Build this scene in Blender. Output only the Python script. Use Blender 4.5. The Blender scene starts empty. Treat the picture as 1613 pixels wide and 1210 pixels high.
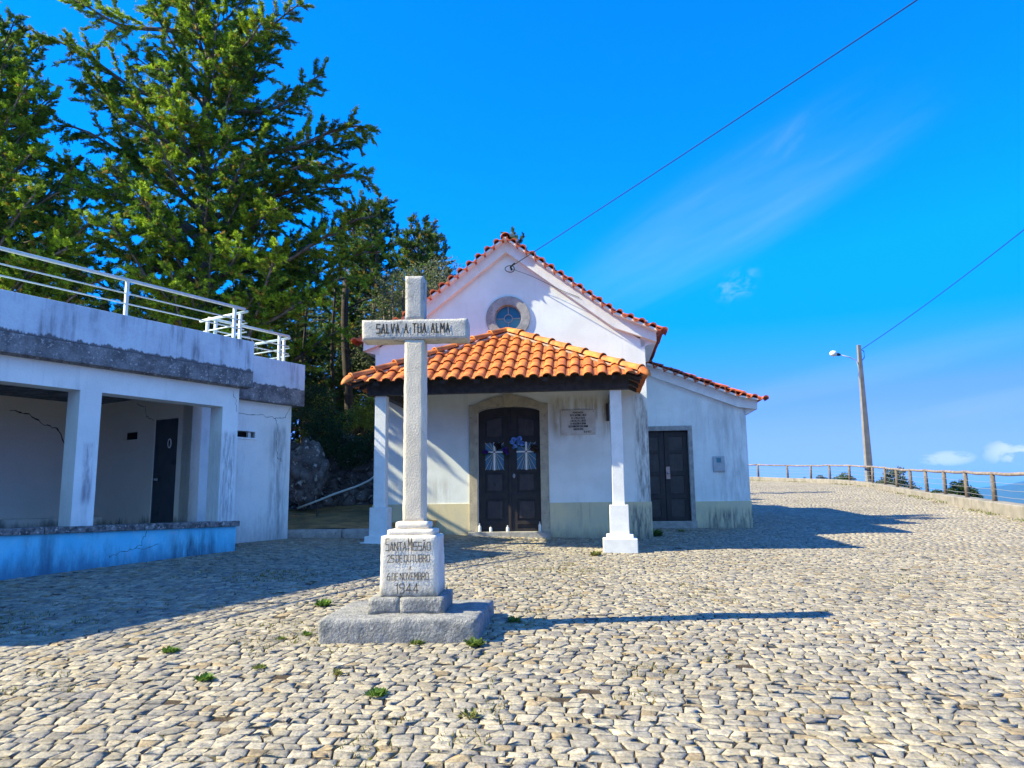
import bpy, bmesh, math, random
import numpy as np
from mathutils import Vector, Matrix, noise
from mathutils.geometry import tessellate_polygon
R = math.radians
scene = bpy.context.scene
col = scene.collection
random.seed(7)

# ------------------------------------------------------------------ camera
FPX, CX, CY = 1205.0, 806.5, 605.0
PITCH, ROLL, EYE = math.atan(185 / 1205.), 0.012, 1.5
FW = np.array([0, math.cos(PITCH), math.sin(PITCH)])
_u0 = np.array([0, -math.sin(PITCH), math.cos(PITCH)]); _r0 = np.array([1., 0, 0])
RT = _r0 * math.cos(ROLL) - _u0 * math.sin(ROLL)
UP = _r0 * math.sin(ROLL) + _u0 * math.cos(ROLL)
cd = bpy.data.cameras.new('camera'); cam = bpy.data.objects.new('camera', cd); col.objects.link(cam)
cd.sensor_width = 36; cd.lens = 36 * FPX / 1613.; cd.clip_start = .05; cd.clip_end = 60000
m = Matrix(((RT[0], UP[0], -FW[0], 0), (RT[1], UP[1], -FW[1], 0), (RT[2], UP[2], -FW[2], EYE), (0, 0, 0, 1)))
cam.matrix_world = m
scene.camera = cam

def at(px, py, Y):
    """the real point at ground distance Y (metres north of the viewpoint) seen in that direction"""
    d = FW + RT * ((px - CX) / FPX) - UP * ((py - CY) / FPX)
    p = np.array([0, 0, EYE]) + d * (Y / d[1])
    return Vector(p)
def dirv(px, py):
    d = FW + RT * ((px - CX) / FPX) - UP * ((py - CY) / FPX)
    return Vector(d / np.linalg.norm(d))

# ------------------------------------------------------------------ light
SUN_EL, SUN_AZ = R(39.3), R(8.5)          # elevation; direction in which the light travels, from +X towards +Y
sl = bpy.data.lights.new('sun', 'SUN'); sun = bpy.data.objects.new('sun', sl); col.objects.link(sun)
sl.energy = 4.8; sl.angle = R(.5); sl.color = (1, .92, .62)
ld = Vector((math.cos(SUN_EL) * math.cos(SUN_AZ), math.cos(SUN_EL) * math.sin(SUN_AZ), -math.sin(SUN_EL)))
sun.rotation_euler = ld.to_track_quat('-Z', 'Y').to_euler()
W = bpy.data.worlds.new('World'); scene.world = W; W.use_nodes = True
nt = W.node_tree; nt.nodes.clear()
N = nt.nodes.new; L = nt.links.new
sky = N('ShaderNodeTexSky'); sky.sky_type = 'NISHITA'; sky.sun_disc = False
sky.sun_elevation = SUN_EL; sky.sun_rotation = math.atan2(-ld.x, -ld.y)
sky.altitude = 1000; sky.air_density = .8; sky.dust_density = 0; sky.ozone_density = 4.0
hs = N('ShaderNodeHueSaturation'); hs.inputs['Saturation'].default_value = 1.55; hs.inputs['Value'].default_value = 1.0
gam = N('ShaderNodeGamma'); gam.inputs[1].default_value = .85; L(sky.outputs[0], gam.inputs[0]); L(gam.outputs[0], hs.inputs['Color'])
EXPO = 1.38
lim = N('ShaderNodeVectorMath'); lim.operation = 'MINIMUM'; tint = N('ShaderNodeVectorMath'); tint.operation = 'MULTIPLY'; L(hs.outputs[0], tint.inputs[0]); tint.inputs[1].default_value = (1.0, 1.12, 1.6); L(tint.outputs[0], lim.inputs[0]); lim.inputs[1].default_value = tuple(q / (.15 * 2 ** EXPO) for q in (.17, .475, 1.95))
tc = N('ShaderNodeTexCoord')
def vmath(op, a, b=None, val=None):
    n = N('ShaderNodeVectorMath'); n.operation = op
    L(a, n.inputs[0])
    if b is not None:
        if hasattr(b, 'node'): L(b, n.inputs[1])
        else: n.inputs[1].default_value = b
    return n
def math_(op, a, b=0., c=None):
    n = N('ShaderNodeMath'); n.operation = op
    for i, x in enumerate((a, b, c)):
        if x is None: continue
        if hasattr(x, 'node'): L(x, n.inputs[i])
        else: n.inputs[i].default_value = x
    return n.outputs[0]
def smooth(x, a, b):
    n = N('ShaderNodeMapRange'); n.interpolation_type = 'SMOOTHSTEP'
    L(x, n.inputs[0]); n.inputs[1].default_value = a; n.inputs[2].default_value = b
    return n.outputs[0]
gen = tc.outputs['Generated']
cloud = None
def add_cloud(c, width_az, width_el, tilt, amount, nscale, lo=.38, hi=.75, stretch=4, det=6):
    """a patch of cloud standing in one direction of the sky"""
    global cloud
    c = Vector(c).normalized(); rt = Vector((c.y, -c.x, 0)).normalized(); upv = rt.cross(c)
    if upv.z < 0: upv = -upv
    a = rt * math.cos(tilt) + upv * math.sin(tilt); b = -rt * math.sin(tilt) + upv * math.cos(tilt)
    x = vmath('DOT_PRODUCT', gen, tuple(a)).outputs['Value']; y = vmath('DOT_PRODUCT', gen, tuple(b)).outputs['Value']
    z = vmath('DOT_PRODUCT', gen, tuple(c)).outputs['Value']
    front = math_('GREATER_THAN', z, .3)
    d2 = math_('ADD', math_('POWER', math_('ABSOLUTE', math_('DIVIDE', x, width_az)), 2.0), math_('POWER', math_('ABSOLUTE', math_('DIVIDE', y, width_el)), 2.0))
    mask = smooth(d2, 1.0, 0.0); mask = math_('MULTIPLY', mask, mask)
    cmb = N('ShaderNodeCombineXYZ'); L(math_('DIVIDE', x, stretch), cmb.inputs[0]); L(y, cmb.inputs[1]); cmb.inputs[2].default_value = c.x * 7
    nz = N('ShaderNodeTexNoise'); L(cmb.outputs[0], nz.inputs['Vector']); nz.inputs['Scale'].default_value = nscale; nz.inputs['Detail'].default_value = det
    nz.inputs['Roughness'].default_value = .6; nz.inputs['Distortion'].default_value = .4
    v = math_('MULTIPLY', math_('MULTIPLY', smooth(nz.outputs['Fac'], lo, hi), mask), math_('MULTIPLY', front, amount))
    cloud = v if cloud is None else math_('MAXIMUM', cloud, v)
add_cloud(dirv(1150, 335), .34, .085, R(27), .52, 7, .40, .95, 9, 10)
add_cloud(dirv(1060, 425), .26, .030, R(24), .46, 12, .36, .85, 9, 10)
add_cloud(dirv(1250, 260), .10, .06, R(40), .26, 14, .42, .85, 3, 10)
add_cloud(dirv(1440, 668), .40, .030, R(9), .30, 8, .2, .8, 9)
add_cloud(dirv(1300, 600), .40, .03, R(12), .14, 9, .3, .8, 9)
add_cloud(dirv(1160, 448), .040, .026, R(20), .40, 55, .42, .75, 1.6, 8)
add_cloud(dirv(1492, 722), .046, .014, R(0), .85, 60, .36, .56, 2.0, 9)
add_cloud(dirv(1612, 708), .060, .026, R(6), 1.0, 46, .36, .54, 1.9, 9)
add_cloud(dirv(1560, 745), .12, .014, R(0), .25, 30, .3, .7, 4)
add_cloud(dirv(1300, 800), 1.1, .17, 0, .30, 3, -.6, -.1, 3, 3)
front_cloud = cloud; cloud = None
add_cloud((.25, -.80, .50), 1.15, .62, 0, .85, 2.2, .18, .55, 1.6, 6)      # unseen bright cloud added behind the viewpoint to lift the shaded walls
fill_cloud = cloud; cloud = front_cloud
mixc = N('ShaderNodeMixRGB'); L(cloud, mixc.inputs[0]); L(lim.outputs[0], mixc.inputs[1]); mixc.inputs[2].default_value = (2.1, 2.5, 3.1, 1)
mixb = N('ShaderNodeMixRGB'); L(fill_cloud, mixb.inputs[0]); L(mixc.outputs[0], mixb.inputs[1]); mixb.inputs[2].default_value = (1.5, 2.9, 3.8, 1)
bg = N('ShaderNodeBackground'); bg.inputs['Strength'].default_value = .15
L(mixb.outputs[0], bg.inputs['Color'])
wo = N('ShaderNodeOutputWorld'); L(bg.outputs[0], wo.inputs['Surface'])
vs = scene.view_settings
vs.view_transform = 'Standard'; vs.look = 'None'; vs.gamma = 1; vs.use_curve_mapping = False
vs.exposure = EXPO
scene.cycles.max_bounces = 8; scene.cycles.diffuse_bounces = 4; scene.cycles.transparent_max_bounces = 8

# ------------------------------------------------------------------ helpers
def tag(o, label=None, cat=None, group=None, kind=None):
    for k, v in (('label', label), ('category', cat), ('group', group), ('kind', kind)):
        if v: o[k] = v
    return o
def empty(name, loc, rz=0.):
    o = bpy.data.objects.new(name, None); col.objects.link(o); o.location = loc; o.rotation_euler = (0, 0, rz)
    o.empty_display_size = .1
    return o
Z0 = {}
def root(name, loc, rz, label, cat, group=None):
    o = empty(name, loc, rz); Z0[o.name] = loc[2]; tag(o, label, cat, group); return o

class MB:
    def __init__(s): s.v = []; s.f = []; s.m = []; s.mi = 0
    def add(s, vs, fs):
        n = len(s.v); s.v += [tuple(x) for x in vs]; s.f += [tuple(i + n for i in f) for f in fs]; s.m += [s.mi] * len(fs); return s
    def box(s, x0, x1, y0, y1, z0, z1):
        if x0 > x1: x0, x1 = x1, x0
        if y0 > y1: y0, y1 = y1, y0
        if z0 > z1: z0, z1 = z1, z0
        return s.add([(x0, y0, z0), (x1, y0, z0), (x1, y1, z0), (x0, y1, z0), (x0, y0, z1), (x1, y0, z1), (x1, y1, z1), (x0, y1, z1)],
                     [(0, 3, 2, 1), (4, 5, 6, 7), (0, 1, 5, 4), (1, 2, 6, 5), (2, 3, 7, 6), (3, 0, 4, 7)])
    def taper(s, x, y, z0, z1, w0, d0, w1, d1):
        vs = []
        for z, w, d in ((z0, w0, d0), (z1, w1, d1)):
            vs += [(x - w / 2, y - d / 2, z), (x + w / 2, y - d / 2, z), (x + w / 2, y + d / 2, z), (x - w / 2, y + d / 2, z)]
        return s.add(vs, [(0, 3, 2, 1), (4, 5, 6, 7), (0, 1, 5, 4), (1, 2, 6, 5), (2, 3, 7, 6), (3, 0, 4, 7)])
    def tube(s, pts, r, n=8, cap=True):
        pts = [Vector(p) for p in pts]; k = len(pts); rr = r if isinstance(r, (list, tuple)) else [r] * k
        vs = []; ref = None
        for i, p in enumerate(pts):
            t = (pts[min(i + 1, k - 1)] - pts[max(i - 1, 0)]).normalized()
            if ref is None: ref = Vector((0, 0, 1)) if abs(t.z) < .9 else Vector((1, 0, 0))
            a = t.cross(ref).normalized(); b = t.cross(a).normalized(); ref = -b if False else ref
            for j in range(n):
                w = 2 * math.pi * j / n; vs.append(p + (a * math.cos(w) + b * math.sin(w)) * rr[i])
        fs = [(i * n + j, i * n + (j + 1) % n, (i + 1) * n + (j + 1) % n, (i + 1) * n + j) for i in range(k - 1) for j in range(n)]
        if cap: fs += [tuple(range(n - 1, -1, -1)), tuple(range((k - 1) * n, k * n))]
        return s.add(vs, fs)
    def lathe(s, c, prof, n=14):
        vs = []
        for r, z in prof:
            for j in range(n):
                w = 2 * math.pi * j / n; vs.append((c[0] + r * math.cos(w), c[1] + r * math.sin(w), c[2] + z))
        k = len(prof)
        fs = [(i * n + j, i * n + (j + 1) % n, (i + 1) * n + (j + 1) % n, (i + 1) * n + j) for i in range(k - 1) for j in range(n)]
        fs += [tuple(range(n - 1, -1, -1)), tuple(range((k - 1) * n, k * n))]
        return s.add(vs, fs)
    def plate(s, outer, holes, v0, v1):
        """a wall slab in the u-z plane between depths v0 and v1, with openings"""
        loops = [[Vector((a, 0, b)) for a, b in l] for l in [outer] + list(holes)]
        tri = tessellate_polygon(loops)
        flat = [p for l in loops for p in l]; n = len(flat)
        fs = []
        for t in tri:
            a, b, c = (flat[i] for i in t)
            nrm = (b - a).cross(c - a)
            t = t if nrm.y < 0 else (t[0], t[2], t[1])
            fs.append(tuple(t)); fs.append((t[0] + n, t[2] + n, t[1] + n))
        k = 0
        for li, l in enumerate(loops):
            m_ = len(l); area = sum(l[i].x * l[(i + 1) % m_].z - l[(i + 1) % m_].x * l[i].z for i in range(m_))
            ccw = (area > 0) == (li == 0)
            for i in range(m_):
                a, b = k + i, k + (i + 1) % m_
                fs.append((a, a + n, b + n, b) if ccw else (a, b, b + n, a + n))
            k += m_
        return s.add([(p.x, v0, p.z) for p in flat] + [(p.x, v1, p.z) for p in flat], fs)
    def build(s, name, mats, parent=None, smooth=False, bevel=0, zsub=True, seg=2):
        me = bpy.data.meshes.new(name); zo = Z0.get(parent.name, 0) if parent is not None else 0
        if parent is not None and parent.name not in Z0:
            q = parent
            while q is not None and q.name not in Z0: q = q.parent
            zo = Z0[q.name] if q is not None else 0
        vs = [(x, y, z - zo) for x, y, z in s.v] if zo else s.v
        me.from_pydata(vs, [], s.f)
        for mt in (mats if isinstance(mats, (list, tuple)) else [mats]): me.materials.append(mt)
        if any(s.m): me.polygons.foreach_set('material_index', s.m)
        if smooth: me.polygons.foreach_set('use_smooth', [True] * len(me.polygons))
        me.update()
        o = bpy.data.objects.new(name, me); col.objects.link(o)
        if parent is not None: o.parent = parent
        if bevel:
            b = o.modifiers.new('bevel', 'BEVEL'); b.width = bevel; b.segments = seg; b.limit_method = 'ANGLE'; b.angle_limit = R(40)
        return o
def bm_build(bm, name, mats, parent=None, smooth=False):
    q = parent
    while q is not None and q.name not in Z0: q = q.parent
    zo = Z0[q.name] if q is not None else 0
    if zo: bmesh.ops.translate(bm, verts=bm.verts, vec=(0, 0, -zo))
    me = bpy.data.meshes.new(name); bm.to_mesh(me); bm.free()
    for mt in (mats if isinstance(mats, (list, tuple)) else [mats]): me.materials.append(mt)
    if smooth: me.polygons.foreach_set('use_smooth', [True] * len(me.polygons))
    o = bpy.data.objects.new(name, me); col.objects.link(o)
    if parent is not None: o.parent = parent
    return o
def np_build(name, verts, faces_flat, nper, mat, colors=None, parent=None, smooth=False, loops=None):
    """fast mesh from numpy arrays; faces all with nper corners, or loops = list of counts"""
    me = bpy.data.meshes.new(name); nv = len(verts)
    me.vertices.add(nv); me.vertices.foreach_set('co', np.asarray(verts, np.float32).ravel())
    ff = np.asarray(faces_flat, np.int32).ravel(); me.loops.add(len(ff)); me.loops.foreach_set('vertex_index', ff)
    if loops is None: cnt = np.full(len(ff) // nper, nper, np.int32)
    else: cnt = np.asarray(loops, np.int32)
    st = np.concatenate(([0], np.cumsum(cnt)[:-1])).astype(np.int32)
    me.polygons.add(len(cnt)); me.polygons.foreach_set('loop_start', st)
    try: me.polygons.foreach_set('loop_total', cnt)
    except Exception: pass
    if smooth: me.polygons.foreach_set('use_smooth', np.ones(len(cnt), bool))
    if colors is not None:
        ca = me.color_attributes.new('tint', 'FLOAT_COLOR', 'POINT'); c4 = np.ones((nv, 4), np.float32); c4[:, :3] = colors
        ca.data.foreach_set('color', c4.ravel())
    me.update(calc_edges=True); me.validate()
    me.materials.append(mat)
    o = bpy.data.objects.new(name, me); col.objects.link(o)
    if parent is not None: o.parent = parent
    return o
def rough_box(x0, x1, y0, y1, z0, z1, seg=.05, amp=.006, rnd=.012, seed=0., freq=7., skew=None):
    """a stone block with worn edges and an uneven face"""
    bm = bmesh.new(); nx, ny, nz = (max(2, int(round((b - a) / seg))) for a, b in ((x0, x1), (y0, y1), (z0, z1)))
    grid = {}
    def vert(i, j, k):
        if (i, j, k) in grid: return grid[(i, j, k)]
        p = Vector((x0 + (x1 - x0) * i / nx, y0 + (y1 - y0) * j / ny, z0 + (z1 - z0) * k / nz))
        ex = [i in (0, nx), j in (0, ny), k in (0, nz)]
        c = Vector(((x0 + x1) / 2, (y0 + y1) / 2, (z0 + z1) / 2))
        if sum(ex) >= 2:
            w = rnd * (.6 + 1.3 * abs(noise.noise(p * 9 + Vector((seed, 0, 0)))))
            for a in range(3):
                if ex[a]: p[a] += w * (1 if c[a] > p[a] else -1) * .6
        d = noise.noise_vector(p * freq + Vector((seed, 3, 1))) * amp + noise.noise_vector(p * freq * 3.1) * amp * .45
        p += d
        if skew: p = skew(p)
        grid[(i, j, k)] = bm.verts.new(p); return grid[(i, j, k)]
    for i in range(nx):
        for j in range(ny):
            for k, fl in ((0, 1), (nz, 0)):
                q = [vert(i, j, k), vert(i + 1, j, k), vert(i + 1, j + 1, k), vert(i, j + 1, k)]; bm.faces.new(q[::-1] if fl else q)
    for i in range(nx):
        for k in range(nz):
            for j, fl in ((0, 0), (ny, 1)):
                q = [vert(i, j, k), vert(i + 1, j, k), vert(i + 1, j, k + 1), vert(i, j, k + 1)]; bm.faces.new(q[::-1] if fl else q)
    for j in range(ny):
        for k in range(nz):
            for i, fl in ((0, 1), (nx, 0)):
                q = [vert(i, j, k), vert(i, j + 1, k), vert(i, j + 1, k + 1), vert(i, j, k + 1)]; bm.faces.new(q[::-1] if fl else q)
    return bm
def bm_join(a, b):
    me = bpy.data.meshes.new('tmp'); b.to_mesh(me); a.from_mesh(me); bpy.data.meshes.remove(me); b.free(); return a

# ------------------------------------------------------------------ materials
def mat(name, c1, c2, scale=3., rough=.85, bump=.25, bscale=45., lo=.35, hi=.65, streak=None, base=None, spots=None, fine=.12, metal=0., spec=.3, attr=None, zones=(), detail=6, bdist=.01):
    m = bpy.data.materials.new(name); m.use_nodes = True; t = m.node_tree; t.nodes.clear()
    N = t.nodes.new; L = t.links.new
    out = N('ShaderNodeOutputMaterial'); p = N('ShaderNodeBsdfPrincipled'); L(p.outputs[0], out.inputs[0])
    p.inputs['Roughness'].default_value = rough; p.inputs['Metallic'].default_value = metal; p.inputs['Specular IOR Level'].default_value = spec
    tc = N('ShaderNodeTexCoord'); co = tc.outputs['Object']
    def noise_(sc, det=6, vec=None, rgh=.6):
        n = N('ShaderNodeTexNoise'); n.inputs['Scale'].default_value = sc; n.inputs['Detail'].default_value = det; n.inputs['Roughness'].default_value = rgh
        L(vec or co, n.inputs['Vector']); return n.outputs['Fac']
    def mr(x, a, b, c=0., d=1.):
        n = N('ShaderNodeMapRange'); n.interpolation_type = 'SMOOTHSTEP'; L(x, n.inputs[0])
        for i, v in enumerate((a, b, c, d)): n.inputs[i + 1].default_value = v
        return n.outputs[0]
    def mix(f, a, b, typ='MIX'):
        n = N('ShaderNodeMixRGB'); n.blend_type = typ
        for i, x in enumerate((f, a, b)):
            if hasattr(x, 'node'): L(x, n.inputs[i])
            elif i == 0: n.inputs[0].default_value = x
            else: n.inputs[i].default_value = (*x, 1)
        return n.outputs[0]
    def mul(a, b):
        n = N('ShaderNodeMath'); n.operation = 'MULTIPLY'
        for i, x in enumerate((a, b)):
            if hasattr(x, 'node'): L(x, n.inputs[i])
            else: n.inputs[i].default_value = x
        return n.outputs[0]
    c = mix(mr(noise_(scale, detail), lo, hi), c1, c2)
    if attr:
        a = N('ShaderNodeAttribute'); a.attribute_name = attr; c = mix(1.0, c, a.outputs['Color'], 'MULTIPLY')
    if spots:                                            # (colour, scale, threshold, amount)
        c = mix(mul(mr(noise_(spots[1], 4), spots[2], spots[2] + .1), spots[3]), c, spots[0])
    if streak:                                           # vertical runs: (colour, amount, hscale, lo)
        mp = N('ShaderNodeMapping'); L(co, mp.inputs['Vector']); h = streak[2]; mp.inputs['Scale'].default_value = (h, h, h * .09)
        s1 = mr(noise_(1.0, 5, mp.outputs[0], .65), streak[3], streak[3] + .22)
        s2 = mr(noise_(1.1, 4), .35, .65)
        c = mix(mul(mul(s1, s2), streak[1]), c, streak[0])
    if base:                                             # rising damp: (colour, z from, z to, amount, hscale)
        sx = N('ShaderNodeSeparateXYZ'); L(co, sx.inputs[0])
        mp = N('ShaderNodeMapping'); L(co, mp.inputs['Vector']); h = base[4]; mp.inputs['Scale'].default_value = (h, h, h * .25)
        nn = noise_(1.0, 6, mp.outputs[0], .7)
        ad = N('ShaderNodeMath'); ad.operation = 'MULTIPLY_ADD'; L(nn, ad.inputs[0]); ad.inputs[1].default_value = (base[2] - base[1]) * 1.6 if len(base) < 6 else base[5]; L(sx.outputs[2], ad.inputs[2])
        k = (base[2] - base[1]) * .8 if len(base) < 6 else base[5] / 2
        c = mix(mul(mr(ad.outputs[0], base[1] + k, base[2] + k, 1., 0.), base[3]), c, base[0])
    for zc, x0, x1, z0, z1, am, h, soft in zones:        # a stained patch of the wall with streaky edges
        sx = N('ShaderNodeSeparateXYZ'); L(co, sx.inputs[0])
        mp = N('ShaderNodeMapping'); L(co, mp.inputs['Vector']); mp.inputs['Scale'].default_value = (h, h, h * .13); mp.inputs['Location'].default_value = (x0, 0, z0)
        f = mul(mul(mr(sx.outputs[0], x0 - soft, x0 + soft), mr(sx.outputs[0], x1 + soft, x1 - soft)), mul(mr(sx.outputs[2], z0 - soft * 2, z0 + soft * 2), mr(sx.outputs[2], z1 + soft, z1 - soft)))
        c = mix(mul(mul(f, am), mr(noise_(1.0, 6, mp.outputs[0], .7), .36, .66)), c, zc)
    fn = noise_(bscale * 1.3, 5)
    if fine:
        g = N('ShaderNodeMapRange'); L(fn, g.inputs[0]); g.inputs[1].default_value = .2; g.inputs[2].default_value = .8; g.inputs[3].default_value = 1 - fine * 1.6; g.inputs[4].default_value = 1 + fine
        n = N('ShaderNodeVectorMath'); n.operation = 'SCALE'; L(c, n.inputs[0]); L(g.outputs[0], n.inputs['Scale']); c = n.outputs[0]
    L(c, p.inputs['Base Color'])
    if bump:
        b = N('ShaderNodeBump'); b.inputs['Strength'].default_value = bump; b.inputs['Distance'].default_value = bdist
        L(noise_(bscale, 6), b.inputs['Height']); L(b.outputs[0], p.inputs['Normal'])
    return m
def leafmat(name, trans=.35):
    m = bpy.data.materials.new(name); m.use_nodes = True; t = m.node_tree; t.nodes.clear(); N = t.nodes.new; L = t.links.new
    out = N('ShaderNodeOutputMaterial'); a = N('ShaderNodeAttribute'); a.attribute_name = 'tint'
    d = N('ShaderNodeBsdfPrincipled'); d.inputs['Roughness'].default_value = .6; d.inputs['Specular IOR Level'].default_value = .25; L(a.outputs['Color'], d.inputs['Base Color'])
    tr = N('ShaderNodeBsdfTranslucent'); L(a.outputs['Color'], tr.inputs['Color'])
    mx = N('ShaderNodeMixShader'); mx.inputs[0].default_value = trans; L(d.outputs[0], mx.inputs[1]); L(tr.outputs[0], mx.inputs[2]); L(mx.outputs[0], out.inputs[0])
    return m
def glassmat(name, c, rough=.12):
    m = bpy.data.materials.new(name); m.use_nodes = True; p = m.node_tree.nodes['Principled BSDF']
    p.inputs['Base Color'].default_value = (*c, 1); p.inputs['Roughness'].default_value = rough; p.inputs['Specular IOR Level'].default_value = .35
    return m
M = {}
M['plaster'] = mat('white_plaster', (.80, .83, .81), (.71, .74, .72), 1.6, bump=.35, bscale=38, streak=((.42, .41, .38), .4, 7, .5), fine=.05, zones=(((.30, .31, .30), 4.6, 5.4, .6, 2.7, .5, 9, .15), ((.45, .44, .42), 3.9, 5.3, 2.2, 3.1, .5, 4, .2)))
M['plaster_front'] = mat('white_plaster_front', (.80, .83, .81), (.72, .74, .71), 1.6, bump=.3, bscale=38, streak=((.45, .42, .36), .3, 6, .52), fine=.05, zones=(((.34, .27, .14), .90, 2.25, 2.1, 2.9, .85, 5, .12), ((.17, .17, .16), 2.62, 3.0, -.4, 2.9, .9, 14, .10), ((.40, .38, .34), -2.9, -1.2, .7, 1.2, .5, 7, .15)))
M['trim'] = mat('white_trim', (.80, .79, .78), (.70, .69, .68), 4, bump=.4, bscale=60, spots=((.35, .34, .33), 35, .62, .6), fine=.08)
M['dado'] = mat('cream_dado', (.68, .58, .36), (.60, .53, .36), 2.5, bump=.25, base=((.13, .14, .14), -.15, .30, .75, 9, .55), streak=((.22, .22, .20), .5, 9, .5), fine=.06, zones=(((.10, .11, .12), 2.35, 3.0, -.4, .62, .95, 22, .12), ((.10, .11, .12), 4.3, 5.5, -.4, .5, .85, 16, .15)))
M['column'] = mat('column_white', (.78, .77, .75), (.70, .69, .67), 6, bump=.4, bscale=70, spots=((.42, .40, .36), 30, .62, .5), fine=.08)
M['stone'] = mat('lioz_stone', (.50, .43, .31), (.38, .33, .25), 5, bump=.5, bscale=60, spots=((.22, .20, .17), 14, .60, .7), fine=.15)
M['greystone'] = mat('grey_stone', (.40, .38, .36), (.28, .27, .26), 8, bump=.6, bscale=55, spots=((.12, .12, .12), 20, .6, .7), fine=.2)
M['cross'] = mat('cross_concrete', (.72, .63, .50), (.62, .54, .43), 3, bump=.55, bscale=70, spots=((.20, .19, .17), 11, .62, .35), fine=.16, bdist=.012)
M['arm'] = mat('cross_arm_concrete', (.56, .52, .46), (.46, .44, .41), 5, bump=.6, bscale=70, spots=((.16, .155, .145), 10, .56, .6), fine=.15, bdist=.012)
M['pedestal'] = mat('pedestal_stone', (.72, .665, .58), (.62, .555, .465), 4, bump=.45, bscale=50, base=((.10, .10, .09), .30, .48, .85, 12), spots=((.32, .29, .25), 12, .64, .6), fine=.12)
M['slab'] = mat('slab_stone', (.32, .31, .30), (.20, .20, .20), 9, bump=1., bscale=38, spots=((.45, .43, .38), 16, .58, .5), fine=.3, bdist=.02)
M['groove'] = mat('dark_groove', (.07, .06, .055), (.11, .10, .09), 20, bump=0)
M['tile_new'] = mat('orange_tile', (.70, .235, .055), (.46, .115, .030), 4.5, rough=.6, bump=.15, bscale=30, spots=((.30, .22, .05), 14, .63, .55), fine=.16)
M['tile_old'] = mat('red_tile', (.52, .12, .045), (.38, .080, .035), 6, rough=.7, bump=.25, bscale=40, spots=((.14, .06, .04), 12, .6, .6), fine=.15)
M['mortar'] = mat('mortar', (.40, .27, .20), (.30, .20, .15), 12, bump=.6)
M['wood'] = mat('dark_wood', (.022, .018, .020), (.035, .028, .028), 6, rough=.55, bump=.3, streak=((.07, .055, .05), .5, 26, .5), fine=.2)
M['panel'] = mat('dark_wood_panel', (.042, .034, .036), (.060, .048, .048), 6, rough=.5, bump=.3, streak=((.11, .085, .07), .5, 26, .5), fine=.2)  # same wood in a lighter tint, standing in for missing shading of the panels
M['beam'] = mat('dark_beam', (.025, .02, .02), (.05, .042, .04), 8, rough=.7, bump=.3, fine=.2)
M['ceil'] = mat('porch_boards', (.62, .62, .55), (.5, .5, .42), 5)
M['glass'] = glassmat('door_glass', (.06, .17, .28), .25)
M['bluewin'] = glassmat('blue_glass', (.01, .11, .22), .3)
M['palewin'] = glassmat('pale_glass', (.06, .20, .26), .4)
M['lead'] = mat('lead_bars', (.30, .31, .33), (.24, .25, .27), 20, bump=0)
M['cream'] = mat('cream_rods', (.66, .60, .42), (.58, .52, .36), 20, bump=0)
M['white'] = mat('white_paint', (.82, .82, .80), (.76, .76, .74), 20, rough=.5, bump=0)
M['rail'] = mat('white_railing', (.68, .74, .70), (.60, .67, .63), 9, rough=.45, bump=.05, spots=((.3, .22, .15), 25, .72, .5))
M['marble'] = mat('plaque_marble', (.66, .62, .55), (.56, .52, .46), 6, rough=.6, bump=.1)
M['letter'] = mat('black_letters', (.03, .03, .03), (.05, .05, .05), 20, bump=0)
M['metal'] = mat('grey_metal', (.42, .45, .48), (.36, .39, .42), 12, rough=.5, bump=.05)
M['darkmetal'] = mat('dark_metal', (.03, .03, .03), (.05, .05, .05), 12, rough=.5, bump=.05)
M['brass'] = mat('pink_lockplate', (.55, .34, .30), (.45, .28, .25), 20, rough=.4, bump=0)
M['lb_wall'] = mat('weathered_white', (.79, .86, .86), (.69, .76, .76), 1.4, bump=.35, streak=((.30, .31, .34), .45, 9, .52), base=((.16, .18, .22), -.2, .75, .6, 18, .9), fine=.06, zones=(((.22, .25, .27), 1.5, 1.85, .0, 2.2, .75, 10, .1), ((.20, .22, .25), -.36, -.1, .4, 1.9, .75, 24, .06), ((.20, .20, .26), -2.55, -2.42, .8, 1.6, .8, 14, .04)))  # white tinted bluish to make up for missing sky light in shade
M['lb_in'] = mat('loggia_plaster', (.86, .79, .68), (.82, .75, .64), 1.5, bump=.5, base=((.06, .06, .06), .36, .56, .75, 4, .75), fine=.08)
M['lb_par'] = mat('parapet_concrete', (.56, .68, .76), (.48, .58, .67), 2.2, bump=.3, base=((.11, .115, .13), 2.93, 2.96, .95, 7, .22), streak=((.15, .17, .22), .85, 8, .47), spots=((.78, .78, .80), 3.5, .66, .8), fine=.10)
M['lb_dark'] = mat('blackened_concrete', (.11, .115, .125), (.24, .25, .26), 5, bump=.8, bscale=35, spots=((.60, .60, .60), 24, .58, .65), fine=.3, streak=((.04, .045, .06), .6, 12, .5))
M['lb_sill'] = mat('sill_stone', (.07, .07, .075), (.26, .25, .25), 14, bump=.8, spots=((.62, .60, .58), 20, .56, .7), fine=.25)
M['lb_blue'] = mat('azure_paint', (.13, .60, .86), (.19, .66, .88), 2.5, bump=.3, spots=((.40, .58, .80), 5, .62, .6), base=((.05, .12, .22), -.15, .3, .8, 8), streak=((.06, .15, .26), .4, 6, .53), fine=.06, zones=(((.03, .06, .10), -1.15, -.35, -.5, .33, .85, 6, .2), ((.04, .10, .18), -3.2, -2.8, -.5, .4, .6, 6, .1)))
M['crack'] = mat('crack', (.05, .045, .04), (.07, .06, .05), 9, bump=0)
M['steel_door'] = mat('steel_door', (.045, .06, .075), (.06, .075, .09), 3, rough=.5, bump=.1, spots=((.02, .025, .03), 5, .6, .6))
M['void'] = mat('dark_void', (.008, .008, .01), (.012, .012, .014), 4, bump=0)
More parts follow.
